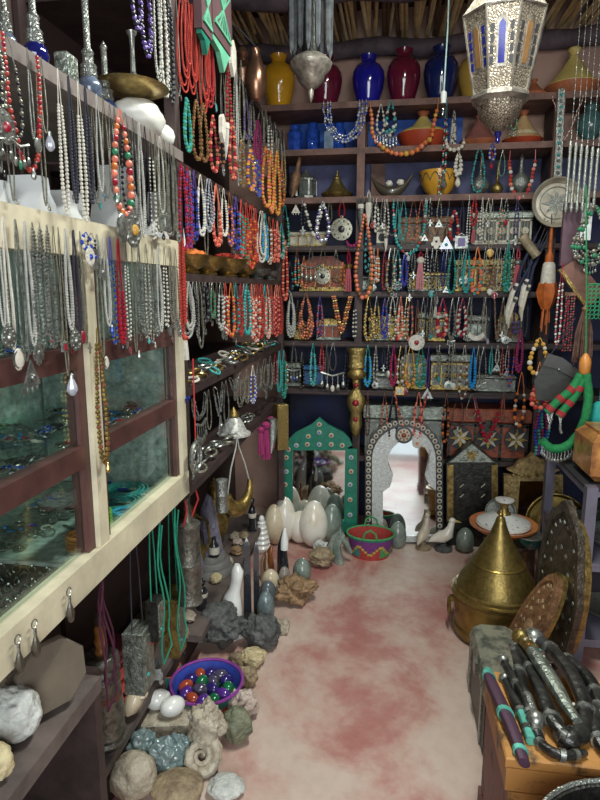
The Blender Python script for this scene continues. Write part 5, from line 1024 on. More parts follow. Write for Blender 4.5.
# below the lower shelf, floor front left
for (l,nm,px,py,sx,sy,sz,m_) in(('blue grey stone slab at the bottom left corner','stone_slab',28,800,.15,.12,.05,mat('slate_blue',(.16,.19,.23),.5,sc=8)),):
    single(MB().box((0,0,sz/2),(sx,sy,sz),0,bev=.01),nm,m_,l,'stone slab',(-.73,.98,.30),R(20))
b=B(-.40,.0,.35,1.13,.27,.295); b.build('board',greyw,lo)
th=thing('round_plaque','dark round wooden plaque lying under the lower shelf','plaque',(-.70,1.06,.296)); 
MB().lathe([(0,0),(.085,0),(.09,.008),(.085,.016),(.07,.014),(0,.014)],28).build('disc','dark_metal',th)
single(MB().rock((0,0,.03),(.08,.06,.06),40,0,.2),'rock','rock_yellow','yellow rock resting on the dark round plaque','stone',(-.70,1.04,.315))
single(MB().rock((0,0,.02),(.035,.03,.04),41,0,.2),'yarn_ball',mat('magenta_yarn',(.40,.02,.18),.9),'small magenta yarn ball beside the yellow rock','yarn ball',(-.645,1.08,.312))
# little pendants pinned on the bottom band
for i,(px,l) in enumerate(((16,'first'),(34,'second'),(71,'third'))):
    y=onX(px,640,-.595).y; th=thing('silver_earring',f'dark drop earring pinned below the case, {l} from the left','earring',(-.592,y,.985),R(90),'drop earrings pinned to the lower case band')
    MB().torus((0,0,0),.008,.0012,0,10,4).tube([(0,0,-.008),(0,0,-.025)],.003,0,5).build('hook',sil,th)
    m=MB(); m.lathe([(0,-.065),(.006,-.06),(.009,-.045),(.004,-.028),(.002,-.02)],8); m.build('drop','dark_horn',th)
# ================= plinth and under-case things
pz=.162
def lat(name,label,cat,px,py,z,prof,m,sy=1,n=20,group=None,X=None):
    p=onZ(px,py,z) if X is None else Vector((X,onX(px,py,X).y,z)); s=mpp(p); return single(MB().lathe([(a*s,b*s) for a,b in prof],n,sy=sy),name,m,label,cat,p,group=group)
# lantern bottle
th=thing('lantern_bottle','black ribbed metal lantern bottle with amber neck beside the purple cord','bottle',(-.845,1.55,.162)); s=.0034
MB().lathe([(r*s,z*s) for r,z in[(0,0),(17,0),(18,3),(16,6),(18,10),(17,14),(17.5,30),(15,60),(16,64),(14,68),(16,72),(14,76),(16,80),(15,86),(13,88),(0,88)]],22).build('body',mat('black_silver',(.20,.20,.17),.4,.7,sc=40,var=.6,bump=.4),th)
MB().lathe([(16.9*s,20*s),(17.2*s,22*s),(16*s,50*s),(15.6*s,52*s)],22).build('red_band',mat('red_speckled',(.20,.07,.04),.5,sc=90,c2=(.03,.02,.02),edge=(.45,.55)),th)
MB().lathe([(r*s,z*s) for r,z in[(5,88),(6,91),(4,94),(6,100),(4.5,106),(5.5,112),(4,116)]],14).build('amber_neck','burnt_orange',th)
MB().lathe([(r*s,z*s) for r,z in[(4,116),(6,119),(5,126),(0,129)]],12).build('stopper','dark_horn',th)
# hanging boxes on cords under the case
def hangbox(label,px,yt,yb,W,D,X,m,cordm,name='amulet_box',dome=False,rz=90):
    y=onX(px,(yt+yb)/2,X).y; s=mpp((X,y,.8)); zt=onX(px,yt,X).z; zb=onX(px,yb,X).z; th=thing(name,label,'amulet box',(X,y,zb),R(rz))
    H=zt-zb
    m1=MB(); m1.box((0,0,H/2),(W,D,H),0,bev=.004); m1.build('body',m,th)
    m1=MB(); m1.box((0,-D/2-.001,H/2),(W*.7,.006,H*.75),0); m1.build('face_plate','verdigris_silver',th)
    for k in(-1,1): MB().ball((k*W*.22,-D/2-.004,H*(.5+.2*k)),(W*.09,.006,W*.09),0,8,5).build('stone',PAL['R' if k>0 else 't'],th)
    ztop=.93-zb
    for k in(-1,1): MB().tube([(k*W*.45,0,H),(k*W*.35,.0,H+(ztop-H)*.5),(k*W*.1,0,ztop)],.0022,0,5).build('hanging_cord',cordm,th)
gcord=mat('green_cord',(.01,.24,.14),.75,sc=60); pcord=mat('plum_cord',(.055,.004,.022),.8,sc=60); rcord=mat('red_cord',(.50,.03,.03),.8,sc=60)
hangbox('tall greenish metal amulet box, dark cord, beside the lantern bottle',139,624,690,.08,.06,-.70,'verdigris_silver',PAL['d'])
hangbox('narrow metal amulet box hanging on long green cords',155,596,640,.05,.035,-.66,'dark_metal',gcord)
hangbox('larger brass coloured amulet box hanging on green cords',175,594,655,.075,.05,-.72,'aged_gold',gcord)
# cords hanging alone
def cords(name,label,pts,r,m): single(MB().tube(pts,r,0,6),name,m,label,'cord',(0,0,0))
for k,(X,y,z0,z1,m_,l) in enumerate(((-.615,1.14,.97,.60,pcord,'plum cord hanging in front of the lantern bottle'),(-.64,1.19,.96,.62,pcord,'thin plum cord just right of the thick plum cord'),(-.61,1.47,.96,.50,gcord,'green cord looped below the case beside the amulet boxes'),(-.61,1.60,.96,.46,gcord,'second green cord nearest the end of the case'))):
    P=[(0.0+.005*math.sin(i*.8+k),.006*math.sin(i*1.1),-(z0-z1)*i/12) for i in range(13)]+[(.012,.03,-(z0-z1)*.9)]+[(.0+.008*math.sin(i),.04-.004*i,-(z0-z1)*(.8-.1*i)) for i in range(8)]
    single(MB().tube(P,.0026,0,6),'silk_cord',m_,l,'cord',(X,y,z0),group='cords hanging below the case')
# silver filigree disc with red cord, cylinder box
th=thing('filigree_disc','pierced silver disc hanging at the end of the glass case','disc',(-.575,1.70,1.10),R(90)); m=MB()
m.torus((0,0,-.05),.045,.006,0,24,6).torus((0,0,-.05),.022,.004,0,16,6)
for k in range(8): a=TAU*k/8; m.tube([(.02*math.cos(a),0,-.05+.02*math.sin(a)),(.045*math.cos(a),0,-.05+.045*math.sin(a))],.004,0,5)
m.torus((0,0,.002),.006,.0015,0,10,4); m.build('disc',sil,th)
MB().tube([(0,0,.004),(0,0,.25)],.002,0,5).build('red_ribbon',rcord,th)
def cylbox(label,px,X,yt,yb,r,m,cordm=None,cap=True,name='prayer_cylinder'):
    y=onX(px,(yt+yb)/2,X).y; zt=onX(px,yt,X).z; zb=onX(px,yb,X).z; H=zt-zb; th=thing(name,label,'cylinder',(X,y,zb))
    MB().lathe([(0,0),(r,0),(r*1.05,.006),(r,.012),(r*.96,.02),(r*.96,H*.48),(r*1.03,H*.5),(r*.96,H*.53),(r*.93,H-.02),(r*1.02,H-.012),(r,H-.004),(r*.4,H)],18).build('body',m,th)
    if cap: MB().lathe([(r*.4,H),(r*.3,H+.02),(r*.26,H+.08),(r*.3,H+.09),(0,H+.1)],12).build('spout',m,th)
    if cordm:
        for k in(-1,1): MB().tube([(0,k*r,H),(0.02,k*r*1.4,H+.06),(.01,k*r*1.2,H+.12),(0,k*.2*r,.885-zb)],.0035,0,5).build('hanging_cord',cordm,th)
cylbox('tall ribbed silver cylinder with red cords below the case end',189,-.66,520,604,.042,'black_silver',rcord)
cylbox('silver capped dagger sheath hanging under the side shelf',222,-.60,478,512,.022,'engraved_silver',None,False,'sheath_cap')
# amethyst druse columns
for (l,px,py,w_,h_,sd) in(('tall dark purple amethyst pillar behind the plinth items',212,600,.11,.40,50),('shorter dark crystal pillar left of the amethyst pillar',200,560,.09,.36,51)):
    p=Vector((-.86 if sd==50 else -.90,onX(px,py,-.86).y,pz)); m=MB()
    m.tube([(0,0,0),(.01,.01,h_*.3),(0,-.01,h_*.6),(-.01,0,h_*.85),(0,0,h_)],[w_*.5,w_*.48,w_*.42,w_*.32,w_*.12],0,9)
    m.v=[tuple(Vector(v)*(1+.09*noise.noise(Vector(v)*28+Vector((sd,0,0))))) for v in m.v]; m.v=[(a,b,max(c,0)) for a,b,c in m.v]
    single(m,'amethyst_pillar',mat('dark_amethyst',(.05,.045,.09),.25,sc=30,c2=(.20,.19,.26),coat=.4,edge=(.5,.8),bump=.6),l,'crystal pillar',p,smooth=False)
# powder horn with strap
y=onX(238,480,-.60).y; s=mpp((-.6,y,.8)); zc=onX(238,470,-.60).z; th=thing('powder_horn','crescent brass and horn powder flask hanging by a pale strap','powder flask',(-.60,y,zc),R(62))
P=[];rs=[]
for i in range(15): a=R(-170+i*13); P.append((20*s*math.cos(a)*.9,0,-18*s+22*s*math.sin(a))); rs.append((9.5-7.2*abs(i-5)/9.5)*s*.9)
MB().tube(P,rs,0,14).build('horn','aged_gold',th)
for d,e in((-1,P[1]),(1,P[-2])): MB().tube([(d*2*s,0,24*s),(e[0]*.6,0,4*s),(e[0],0,e[2])],.003,0,5).build('strap',PAL['f'],th)
MB().tube([(-2*s,0,24*s),(0,0,34*s),(2*s,0,24*s)],.003,0,5).build('strap_loop',PAL['f'],th)
# magenta tassels, silver horn, olive box
for i,(px,yt,yb) in enumerate(((261,428,456),(266,424,462),(271,420,452))):
    y=onX(px,yt,-.60).y; p=Vector((-.60,y,.905)); s=mpp(p); m=MB(); pendant(m,'tassel',(yb-yt)*s,0,1); o=m.build('tassel',[PAL['m'],PAL['m']]); o.location=p; o.rotation_euler=(0,0,R(90)); tag(o,f'magenta silk tassel under the lower side shelf, {ORD[i]} from the left','tassel','magenta tassels under the side shelf')
y=onX(268,450,-.59).y; s=mpp((-.59,y,.8)); single(MB().tube([(0,0,0),(0,.004,-8*s),(0,-.01,-20*s),(0,-.05,-34*s)],[4*s,5*s,4*s,1*s],0,10),'silver_horn','engraved_silver','curved silver horn hanging beside the magenta tassels','horn',(-.585,y+.1,.90))
y=onX(281,430,-.58).y; s=mpp((-.58,y,.9)); p=onX(281,404,-.575); th=thing('brass_book_box','tall narrow olive brass box hanging at the corner by a cord','box',(-.575,p.y,p.z),R(35))
MB().box((0,0,-23*s),(12*s,9*s,46*s),0,bev=.004).box((0,-4.7*s,-23*s),(9*s,.004,40*s),0).build('body','engraved_brass',th); MB().tube([(0,0,0),(0,0,.09)],.002,0,4).build('cord',PAL['d'],th)
# plates, bottles, little things on the plinth
for i,(px,py,r,h,l) in enumerate(((250,566,.12,.035,'lowest'),(247,552,.10,.03,'second'),(251,540,.08,.028,'top'))):
    zz2=pz+[0,.036,.067][i]; single(MB().lathe([(0,0),(r,0),(r*.98,h*.5),(r*.9,h),(0,h)],9),'stone_slab',mat('grey_slate',(.16,.155,.15),.6,sc=8),f'{l} slab of the grey stone stack on the plinth','stone slab',(-.86,2.72,zz2),R(30*i),group='grey stone slabs on the plinth')
th=thing('small_bottle','small black bottle with white label on the stone stack','bottle',(-.83,2.68,pz+.096)); s=.004
MB().lathe([(0,0),(6*s,0),(6.5*s,2*s),(6.5*s,15*s),(3*s,20*s),(2.6*s,24*s),(3.4*s,25*s),(0,27*s)],14).build('bottle',blk,th); MB().lathe([(6.7*s,4*s),(6.7*s,13*s)],14).build('label',PAL['w'],th)
for i,(x,y,c,l) in enumerate(((-.80,2.60,'rock_yellow','yellow'),(-.79,2.78,'rock_cream','cream'),(-.78,2.92,'rock_brown','brown'),(-.80,3.02,'rock_pink','pink'),(-.79,3.12,'rock_tan','tan'),(-.84,3.10,'rock_cream','pale'),(-.82,2.25,'rock_cream','bone coloured'),(-.80,2.12,'rock_tan','sandy'))):
    single(MB().rock((0,0,.022),(.06,.06,.045),60+i,0,.3,1.6,2),'rock',c,f'small {l} stone on the plinth among the figures','stone',(x,y,pz),group='small stones on the plinth')
for i,(x,y,h,l) in enumerate(((-.78,2.02,.12,'black carved figurine with pale base nearest the amulet boxes'),(-.79,2.36,.14,'black carved figurine beside the amethyst pillar'),(-.77,3.25,.20,'dark carved figurine at the far end of the plinth'))):
    th=thing('carved_figurine',l,'figurine',(x,y,pz)); MB().lathe([(.028,0),(.028,.01),(.02,.014),(.018,h*.4),(.024,h*.55),(.016,h*.72),(.010,h*.76)],12).ball((0,0,h*.88),(.016,.016,h*.13),0,10,7).build('body',blk,th)
    MB().lathe([(0.0225,h*.40),(.026,h*.5),(.0225,h*.56)],12).build('white_band',PAL['w'],th)
for i,(x,y,l) in enumerate(((-.92,3.0,'brass'),(-.93,2.62,'dark brass'))):
    th=thing('brass_ewer',f'{l} ewer standing behind the powder flask on the plinth','ewer',(x,y,pz)); MB().lathe([(0,0),(.05,0),(.03,.03),(.07,.10),(.075,.15),(.05,.21),(.025,.26),(.03,.33),(.035,.35),(.01,.38),(0,.4)],18).build('body','aged_gold' if i==0 else 'engraved_brass',th)
    MB().tube([(.03,0,.33),(.09,0,.30),(.10,0,.2),(.07,0,.14)],.007,0,6).build('handle','aged_gold',th)
# bundles and pots in the shade behind the plinth
for i,(x,y,z,sx,sy,sz,c,l) in enumerate(((-.93,1.75,.162,.14,.22,.10,'woven_red','lower dark red cloth bundle behind the lantern bottle'),(-.94,1.78,.262,.12,.18,.07,'plum_wool','upper plum cloth bundle behind the lantern bottle'))):
    m=MB()
    for k in range(5): m.rock((rb.uniform(-.01,.01),0,sz*(k+.5)/5),(sx,sy,sz*.30),k+i*7,0,.10,1.4,2)
    m.v=[(a,b,max(c_,0)) for a,b,c_ in m.v]
    single(m,'cloth_bundle',mat('plum_wool',(.20,.03,.06),.9,sc=30) if c!='woven_red' else c,l,'cloth bundle',(x,y,z))
for i,(x,y,l) in enumerate(((-.92,2.02,'nearest small brass pot in the shade behind the green cords'),(-.95,2.16,'middle small brass pot in the shade behind the green cords'),(-.92,2.30,'farthest small brass pot in the shade behind the green cords'))):
    single(MB().lathe([(0,0),(.04,0),(.055,.03),(.055,.06),(.035,.085),(.03,.10),(.042,.115),(.03,.113),(0,.10)],20),'brass_pot',bra,l,'pot',(x,y,pz),group='small brass pots in the shade')
# ================= right side
oldbrass=mat('dull_brass',(.30,.215,.06),.33,.8,sc=14,var=.4,bump=.15); mat('chased_brass',(.27,.195,.06),.36,.8,sc=45,var=.35,bump=.12)
Yp=2.62; p=onZ(493,640,0); s=mpp((.5,Yp,.3)); LZ=lambda pr:[(r,.200+(z-.242)*.80) for r,z in pr]
th=thing('couscous_pot','large brass pot with tall conical engraved lid on the floor','pot',(.505,Yp,0))
def rz_(py): return onY(493,py,Yp).z
W=42*s
MB().lathe([(0,0),(W*.86,0),(W*.92,.01),(W*.97,.03),(W*.97,.05),(W*.93,.055),(W*.98,.165),(W*1.02,.19),(W*1.04,.198)],36).build('body','dull_brass',th)
MB().lathe(LZ([(W*1.04,.242),(W*1.06,.25),(W*1.06,.262),(W*.98,.268),(W*.97,.285),(W*.92,.29),(W*.86,.33),(W*.60,.43),(W*.40,.52),(W*.22,.60),(W*.13,.66),(W*.10,.69),(W*.05,.70),(0,.70)]),36).build('conical_lid','chased_brass',th)
MB().lathe(LZ([(W*.62,.425),(W*.63,.43),(W*.60,.437)]),36).build('bead_moulding','dull_brass',th)
MB().lathe(LZ([(0,.695),(.010,.70),(.012,.712),(.006,.722),(.008,.73),(0,.738)]),12).build('knob','dull_brass',th)
m=MB().torus((-W*1.08,0,.125),.035,.006,0,14,6,axis='x'); m.box((-W*1.0,0,.16),(.03,.03,.02),0); m.build('ring_handle','dull_brass',th)
# octagonal side table and painted tagine
tw=mat('dark_table_wood',(.11,.06,.04),.5,sc=14,var=.5); Yt=3.02
p=onY(522,545,Yt); zt=p.z; th=thing('side_table','small octagonal carved dark wood side table behind the brass pot','table',(.655,3.10,0))
MB().lathe([(0,zt-.025),(.13,zt-.025),(.14,zt-.012),(.14,zt),(0,zt)],8).build('table_top',tw,th)
for k in range(8):
    a=TAU*(k)/8; MB().box((.11*math.cos(a),.11*math.sin(a),(zt-.03)/2),(.03,.03,zt-.03),0,RZ(360*k/8)).build('leg',tw,th)
MB().lathe([(.105,zt-.16),(.115,zt-.16),(.115,zt-.03),(.105,zt-.03)],8).build('apron','carved_brown',th)
s=mpp((.6,3.05,.4)); px_=onY(512,520,3.04).x; th=thing('painted_dish','orange rimmed dish with white painted lid and gold knob','dish',(px_-.03,3.10,zt+.001))
MB().lathe([(r*s,z*s) for r,z in[(0,0),(12,0),(14,3),(26,9),(33,14),(33.5,16),(31,16),(24,12),(0,8)]],36).build('orange_dish',mat('orange_glaze',(.55,.17,.05),.3,coat=.5,sc=20),th)
MB().lathe([(r*s,z*s) for r,z in[(26,14),(27,15.5),(26,18),(18,22),(9,25),(8,26)]],36).build('white_lid',mat('painted_white',(.68,.68,.64),.3,sc=55,c2=(.12,.16,.25),coat=.4,edge=(.36,.40)),th)
MB().lathe([(r*s,z*s) for r,z in[(8.5,25),(5,28),(3.6,33),(4.6,36),(8,38),(8.5,40)]],20).build('gold_stem','aged_gold',th)
MB().lathe([(r*s,z*s) for r,z in[(0,39),(9,39.5),(9.3,41),(0,42.5)]],20).build('knob_cap','painted_white',th)
def disc(label,name,cat,px,py,Y,rpx,m,lean=12,yaw=0,rim=None,mid=None,sx=1.,z=None):
    p=onY(px,py,Y); s=mpp(p); r=rpx*s; th=thing(name,label,cat,p,rot=(R(90-lean),0,R(yaw)))
    MB().lathe([(0,-.004),(r*.86,-.004),(r*.9,.002),(r*.97,.012),(r,.012),(r,.006),(r*.9,-.006),(0,-.010)][::-1],36,sx=sx).build('plate',m,th)
    if rim: MB().torus((0,0,.012),r*.98,.005,0,36,6,axis='z').build('rim',rim,th)
    return th
disc('pale pierced silver plate standing behind the painted dish','silver_plate','plate',500,512,3.22,15,'engraved_silver',8)
disc('round brass tray leaning behind the side table','brass_tray','tray',556,522,3.28,29,'dull_brass',10,-8,'aged_gold')
m=MB(); 
p=onZ(535,546,zt); th=thing('enamelled_bowl','dark green enamel bowl with silver mounts on the side table','bowl',(.725,3.0,zt+.001))
s=mpp(p); MB().lathe([(r*s,z*s) for r,z in[(0,0),(7,0),(8,1.5),(13,7),(14,12),(12.6,12),(6,3),(0,2.5)]],28).build('body',mat('dark_green_enamel',(.01,.09,.07),.15,coat=.6,sc=20),th)
MB().lathe([(14*s,11.6*s),(14.6*s,12.4*s),(13.6*s,13*s),(12.6*s,12*s)],28).build('silver_rim',sil,th)
# leaning trays: tall oval shapes seen nearly edge on
def oval(label,name,X,Y,zc,hw,hh,m,yaw,lean,n=32,th_=.014,inlay_m=None,octo=False,rim=None,roll=0):
    t=thing(name,label,'tray',(X,Y,zc),rot=(R(lean),R(roll),R(yaw)))
    ol=[(hw*math.cos(TAU*i/n),hh*math.sin(TAU*i/n)) for i in range(n)]
    if octo: ol=[(x*(1+.04*math.cos(8*TAU*i/n)),z*(1+.04*math.cos(8*TAU*i/n))) for i,(x,z) in enumerate(ol)]
    MB().ring([(x*1.03,z*1.03) for x,z in ol],[(x*.90,z*.90) for x,z in ol],-th_*1.1,th_*.9).build('raised_rim',rim or m,t,smooth=False)
    mm=MB().prism(ol,-th_/2,th_/2)
    if inlay_m:
        for k in range(24): a=TAU*k/24; mm.lathe([(0,0),(.011,0),(.008,.003),(0,.004)],4,1,T(hw*.80*math.cos(a),-th_/2-.0005,hh*.80*math.sin(a))@RX(90)); 
        for k in range(12): a=TAU*k/12; mm.lathe([(0,0),(.013,0),(.009,.003),(0,.004)],4,1,T(hw*.5*math.cos(a),-th_/2-.0005,hh*.5*math.sin(a))@RX(90))
        mm.lathe([(0,0),(.03,0),(.02,.004),(0,.006)],8,1,T(0,-th_/2,0)@RX(90))
    mm.build('tray_plate',[m,inlay_m or m],t,smooth=False)
    return t
mat('pierced_dark_tray',(.13,.11,.085),.4,.55,sc=38,var=.7,c2=(.045,.035,.025),bump=.5)
oval('large dark oval tray with bright metal inlay standing almost edge on','inlaid_tray',.700,2.38,.368,.165,.345,'pierced_dark_tray',-79,-2,octo=True,inlay_m=sil,rim='pierced_dark_tray')
oval('tall polished brass tray behind the dark inlaid tray','brass_tray',.745,2.44,.33,.16,.30,oldbrass,-79,-4,rim='aged_gold')
oval('carved brown wooden oval tray leaning against the brass pot','wooden_tray',.575,2.28,.245,.085,.225,'carved_brown',-78,-26,inlay_m='rock_brown',rim='carved_brown')
oval('small oval brass tray tucked behind the carved wooden tray','brass_tray',.605,2.30,.25,.085,.215,oldbrass,-78,-25,rim='aged_gold')
# embossed box on the floor
p=onZ(505,700,.0); th=thing('embossed_casket','tall dark embossed metal casket standing before the brass pot','casket',(.430,2.05,0),R(0))
mat('camel_bone_print',(.10,.11,.09),.5,.3,sc=16,c2=(.30,.30,.23),bump=.5,edge=(.45,.6))
MB().box((0,0,.105),(.17,.40,.19),0,bev=.008).build('body','dark_metal',th)
MB().prism([(-.088,.20),(.088,.20),(.075,.235),(.045,.25),(-.045,.25),(-.075,.235)],-.205,.205).build('lid','camel_bone_print',th,smooth=False)
for k in(-1,1): MB().box((-.0875,k*.14,.11),(.006,.025,.20)).build('strap',sil,th)
MB().box((-.09,0,.20),(.012,.05,.05)).build('latch',sil,th)
# painted wooden chest with daggers
H=.45; mat('worn_orange_wood',(.46,.22,.06),.5,sc=13,c2=(.09,.05,.02),edge=(.34,.46),bump=.3); mat('worn_plum_wood',(.22,.10,.085),.6,sc=24,c2=(.05,.03,.03),edge=(.36,.46))
cx0,cx1,cy0,cy1=.30,.80,1.315,1.655
th=thing('painted_chest','worn orange painted wooden chest at lower right under the daggers','chest',((cx0+cx1)/2,(cy0+cy1)/2,0))
w_,d_=cx1-cx0,cy1-cy0
MB().box((0,0,H-.014),(w_,d_,.028),0,bev=.004).build('lid','worn_orange_wood',th)
MB().box((0,0,H-.06),(w_*.985,d_*.985,.062),0).build('lid_rail','worn_orange_wood',th)
MB().box((0,0,(H-.095)/2+.03),(w_*.96,d_*.96,H-.155),0).build('body','worn_plum_wood',th)
MB().box((0,-d_*.48,(H-.095)/2+.04),(w_*.955,.012,H-.17),0).build('front_panel','worn_orange_wood',th)
for a in(-1,1):
    for c in(-1,1): MB().box((a*w_*.455,c*d_*.44,.03),(.04,.04,.06)).build('foot','worn_plum_wood',th)
# daggers
dz=H+.0005
mat('tarnish_black',(.09,.09,.085),.35,.75,sc=30,var=.6,bump=.3); mat('mint_paint',(.10,.42,.33),.5,sc=20,var=.4); mat('aubergine_leather',(.06,.025,.05),.6,sc=20)
def dagger(label,pts,rad,mats,pom=True,band=True,lift=0.,hk=.30,flat=.55,group='sheathed daggers on the painted chest'):
    P=[onZ(a,b,dz) for a,b in pts]; P=[Vector((q.x,q.y,dz+max(rad)*flat+lift+(.006*math.sin(i)))) for i,q in enumerate(P)]
    o=P[len(P)//2].copy(); o.z=dz; th=thing('dagger',label,'dagger',o,group=group); rad=[x*1.4 for x in rad]
    # resample
    Q=[]; 
    for i in range(len(P)-1):
        for k in range(4):
            t=k/4; p0=P[max(i-1,0)];p1=P[i];p2=P[i+1];p3=P[min(i+2,len(P)-1)]
            Q.append(.5*((2*p1)+(p2-p0)*t+(2*p0-5*p1+4*p2-p3)*t*t+(3*p1-p0-3*p2+p3)*t**3)-o)
    Q.append(P[-1]-o); n=len(Q); rr=[]
    for i in range(n): u=i/(n-1)*(len(rad)-1); j=min(int(u),len(rad)-2); rr.append(rad[j]+(rad[j+1]-rad[j])*(u-j))
    h=max(2,int(n*hk))
    MB().tube(Q[:h+1],[r*.8 for r in rr[:h+1]],0,10).build('hilt',mats[0],th)
    MB().tube(Q[h:],rr[h:],0,12,flat=.7).build('sheath',mats[1],th)
    if pom: 
        d=(Q[0]-Q[1]).normalized(); MB().ball(tuple(Q[0]+d*rr[0]*.3),(rr[0]*1.25,)*3,0,12,8).build('pommel',mats[2],th)
    if band:
        for k in (h,(h+n)//2,n-3):
            d=(Q[k]-Q[k-1]).normalized(); MB().tube([Q[k]-d*.006,Q[k]+d*.006],[rr[k]*1.16]*2,0,12,flat=.75).build('band',mats[2],th)
    return th
K='tarnish_black'
dagger('purple and mint painted knife sheath along the left edge of the chest',[(487,674),(492,690),(502,712),(515,740),(524,765)],[.012,.016,.017,.015,.012],['mint_paint','aubergine_leather','mint_paint'],False,True,0,.15)
dagger('short dagger with mint green tip beside the purple sheath',[(505,682),(515,705),(524,722),(532,745)],[.010,.013,.014,.013],[K,'mint_paint',sil],True,True,.0,.55)
dagger('slim grey dagger crossing left of the flintlock shaped one',[(503,668),(514,690),(524,705),(532,728),(540,745)],[.010,.012,.013,.012,.010],[K,K,sil],True,True,.015,.35)
dagger('long dark dagger with bulbous silver pommel in the middle',[(534,728),(527,708),(522,695),(517,668),(514,655)],[.014,.010,.012,.014,.010],['engraved_silver',K,sil],True,True,.02,.28)
dagger('curved black sheath dagger behind the jewelled one',[(515,655),(530,680),(541,705),(552,730),(564,742),(577,738)],[.012,.015,.018,.018,.016,.010],[K,K,sil],True,True,.02,.22)
t=dagger('glittering dagger studded with pale beads on top of the pile',[(520,655),(530,668),(541,686),(553,704),(564,722),(576,740)],[.015,.019,.021,.020,.016,.010],['aged_gold','verdigris_silver','aged_gold'],True,False,.045,.25)
m=MB(); rj=random.Random(6); o=t.location
for k in range(70):
    u=rj.random(); a=onZ(520+56*u,653+88*u,dz); m.ball((a.x-o.x+rj.uniform(-.015,.015),a.y-o.y+rj.uniform(-.012,.012),.068+rj.uniform(0,.016)-.02*u),.0042,rj.choice([0,0,0,1,2]),6,4)
q=m.build('studs',[PAL['w'],PAL['t'],PAL['o']],t)
dagger('thick banded grey curved dagger sweeping round to the chest front',[(535,650),(550,662),(566,680),(578,700),(586,722),(583,740),(570,750),(558,744)],[.020,.021,.022,.021,.020,.018,.014,.008],['dusty_black',K,sil],True,True,.02,.14)
dagger('long grey curved dagger at the right edge of the pile',[(552,660),(572,672),(590,690),(600,712),(603,735)],[.016,.018,.018,.017,.014],[K,K,sil],True,True,.01,.2)
dagger('dark curved dagger lying at the front right corner of the pile',[(612,700),(600,718),(598,738),(606,755),(622,760)],[.018,.020,.020,.018,.012],['dusty_black',K,sil],True,True,.0,.25)
dagger('brown hilted dagger under the banded grey one',[(541,690),(549,710),(558,735),(566,752)],[.012,.014,.014,.010],['carved_brown',K,sil],True,True,.0,.45)
dagger('thin black dagger lying across the chest front',[(530,735),(545,752),(562,760),(585,756)],[.009,.012,.013,.008],['dark_horn',K,sil],True,True,.0,.3)
# metal bowl rim bottom right
p=onZ(600,830,.40); th=thing('metal_basin','dark metal basin rim at the bottom right corner','basin',(.53,1.035,.0)); r=.228
MB().lathe([(0,.0),(r*.6,.0),(r*.75,.05),(r*.97,.44),(r*1.02,.455),(r*1.02,.465),(r*.95,.46),(r*.72,.06),(0,.03)],40).build('basin_body','dark_metal',th)
MB().torus((0,0,.464),r*1.0,.006,0,40,6,axis='z').build('rim','engraved_silver',th)
# metal rack
lav=mat('lavender_grey_metal',(.20,.19,.25),.45,.4,sc=6,var=.2); th=thing('metal_rack','lavender grey metal display rack at the right edge of the shop','rack',(.80,2.45,0))
RW,RD,RH=.85,.62,.77
for x in(0,RW):
    for y in(0,RD): MB().box((x+.02,y+.02,RH/2),(.042,.042,RH)).build('post',lav,th)
for z in(.10,.44,RH-.01):
    MB().box((RW/2+.02,RD/2+.02,z),(RW+.04,RD+.04,.012)).build('rack_shelf',lav if z<.7 else 'dusty_black',th)
    MB().box((RW/2+.02,.012,z-.015),(RW,.02,.03)).build('edge_bar',lav,th); MB().box((.012,RD/2+.02,z-.015),(.02,RD,.03)).build('edge_bar',lav,th)
for k,(x,y,z,r,m_,l) in enumerate(((.98,2.62,.452,.10,'engraved_silver','stack of silver dishes on the middle rack shelf, nearest post'),(1.15,2.75,.452,.11,'dull_brass','brass dish on the middle rack shelf'),(1.0,2.66,.112,.12,'engraved_silver','wide silver dish on the lowest rack shelf'),(1.2,2.7,.112,.10,'dull_brass','brass dish on the lowest rack shelf'),(1.0,2.85,.452,.12,'verdigris_silver','grey dish at the back of the middle rack shelf'))):
    mm=MB()
    for q in range(1 if 'stack' not in l else 4): mm.lathe([(0,.0),(r*.5,0),(r*.9,.03),(r,.045),(r*.97,.047),(r*.5,.006),(0,.006)],28,0,T(0,0,.012*q))
    single(mm,'metal_dish',m_,l,'dish',(x,y,z),group='metal dishes on the rack')
for k,(x,y,l) in enumerate(((.97,2.72,'clear glass jar on the rack nearest the leaning trays'),(1.10,2.60,'clear glass jar on the rack beside its front edge'))):
    single(MB().lathe([(0,0),(.045,0),(.05,.01),(.05,.12),(.03,.15),(.03,.17),(.036,.175),(.026,.176),(.024,.15),(.044,.12),(.044,.012),(0,.01)],20),'glass_jar','glass_shelf_mat',l,'jar',(x,y,.515 if 0 else .452),group='glass jars on the rack')
p=onY(592,475,2.52); th=thing('copper_box','glowing orange copper box on top of the metal rack','box',(1.0,2.62,.772)); s=mpp(p)
MB().box((0,0,.10),(.36,.24,.20),0,bev=.03).build('body',mat('patinated_copper',(.75,.36,.10),.3,.35,sc=14,c2=(.30,.12,.05),bump=.2),th)
MB().box((0,0,.205),(.30,.19,.015),0).build('lid','patinated_copper',th)
# ================= hanging things at right
rail=thing('hanging_pole','amber and brown banded pole carrying the hanging goods at right','pole',(.94,3.02,2.035))
m=MB(); 
for k in range(9): m.tube([(k*.1,0,0),(k*.1+.1,0,0)],.016+.004*(k%2),k%2,10)
m.build('pole_body',['amber_glass','burnt_orange'],rail)
for k in(0.05,.8): MB().tube([(k,0,0),(k,0,3.12-2.035)],.003,0,5).build('cord',PAL['d'],rail)
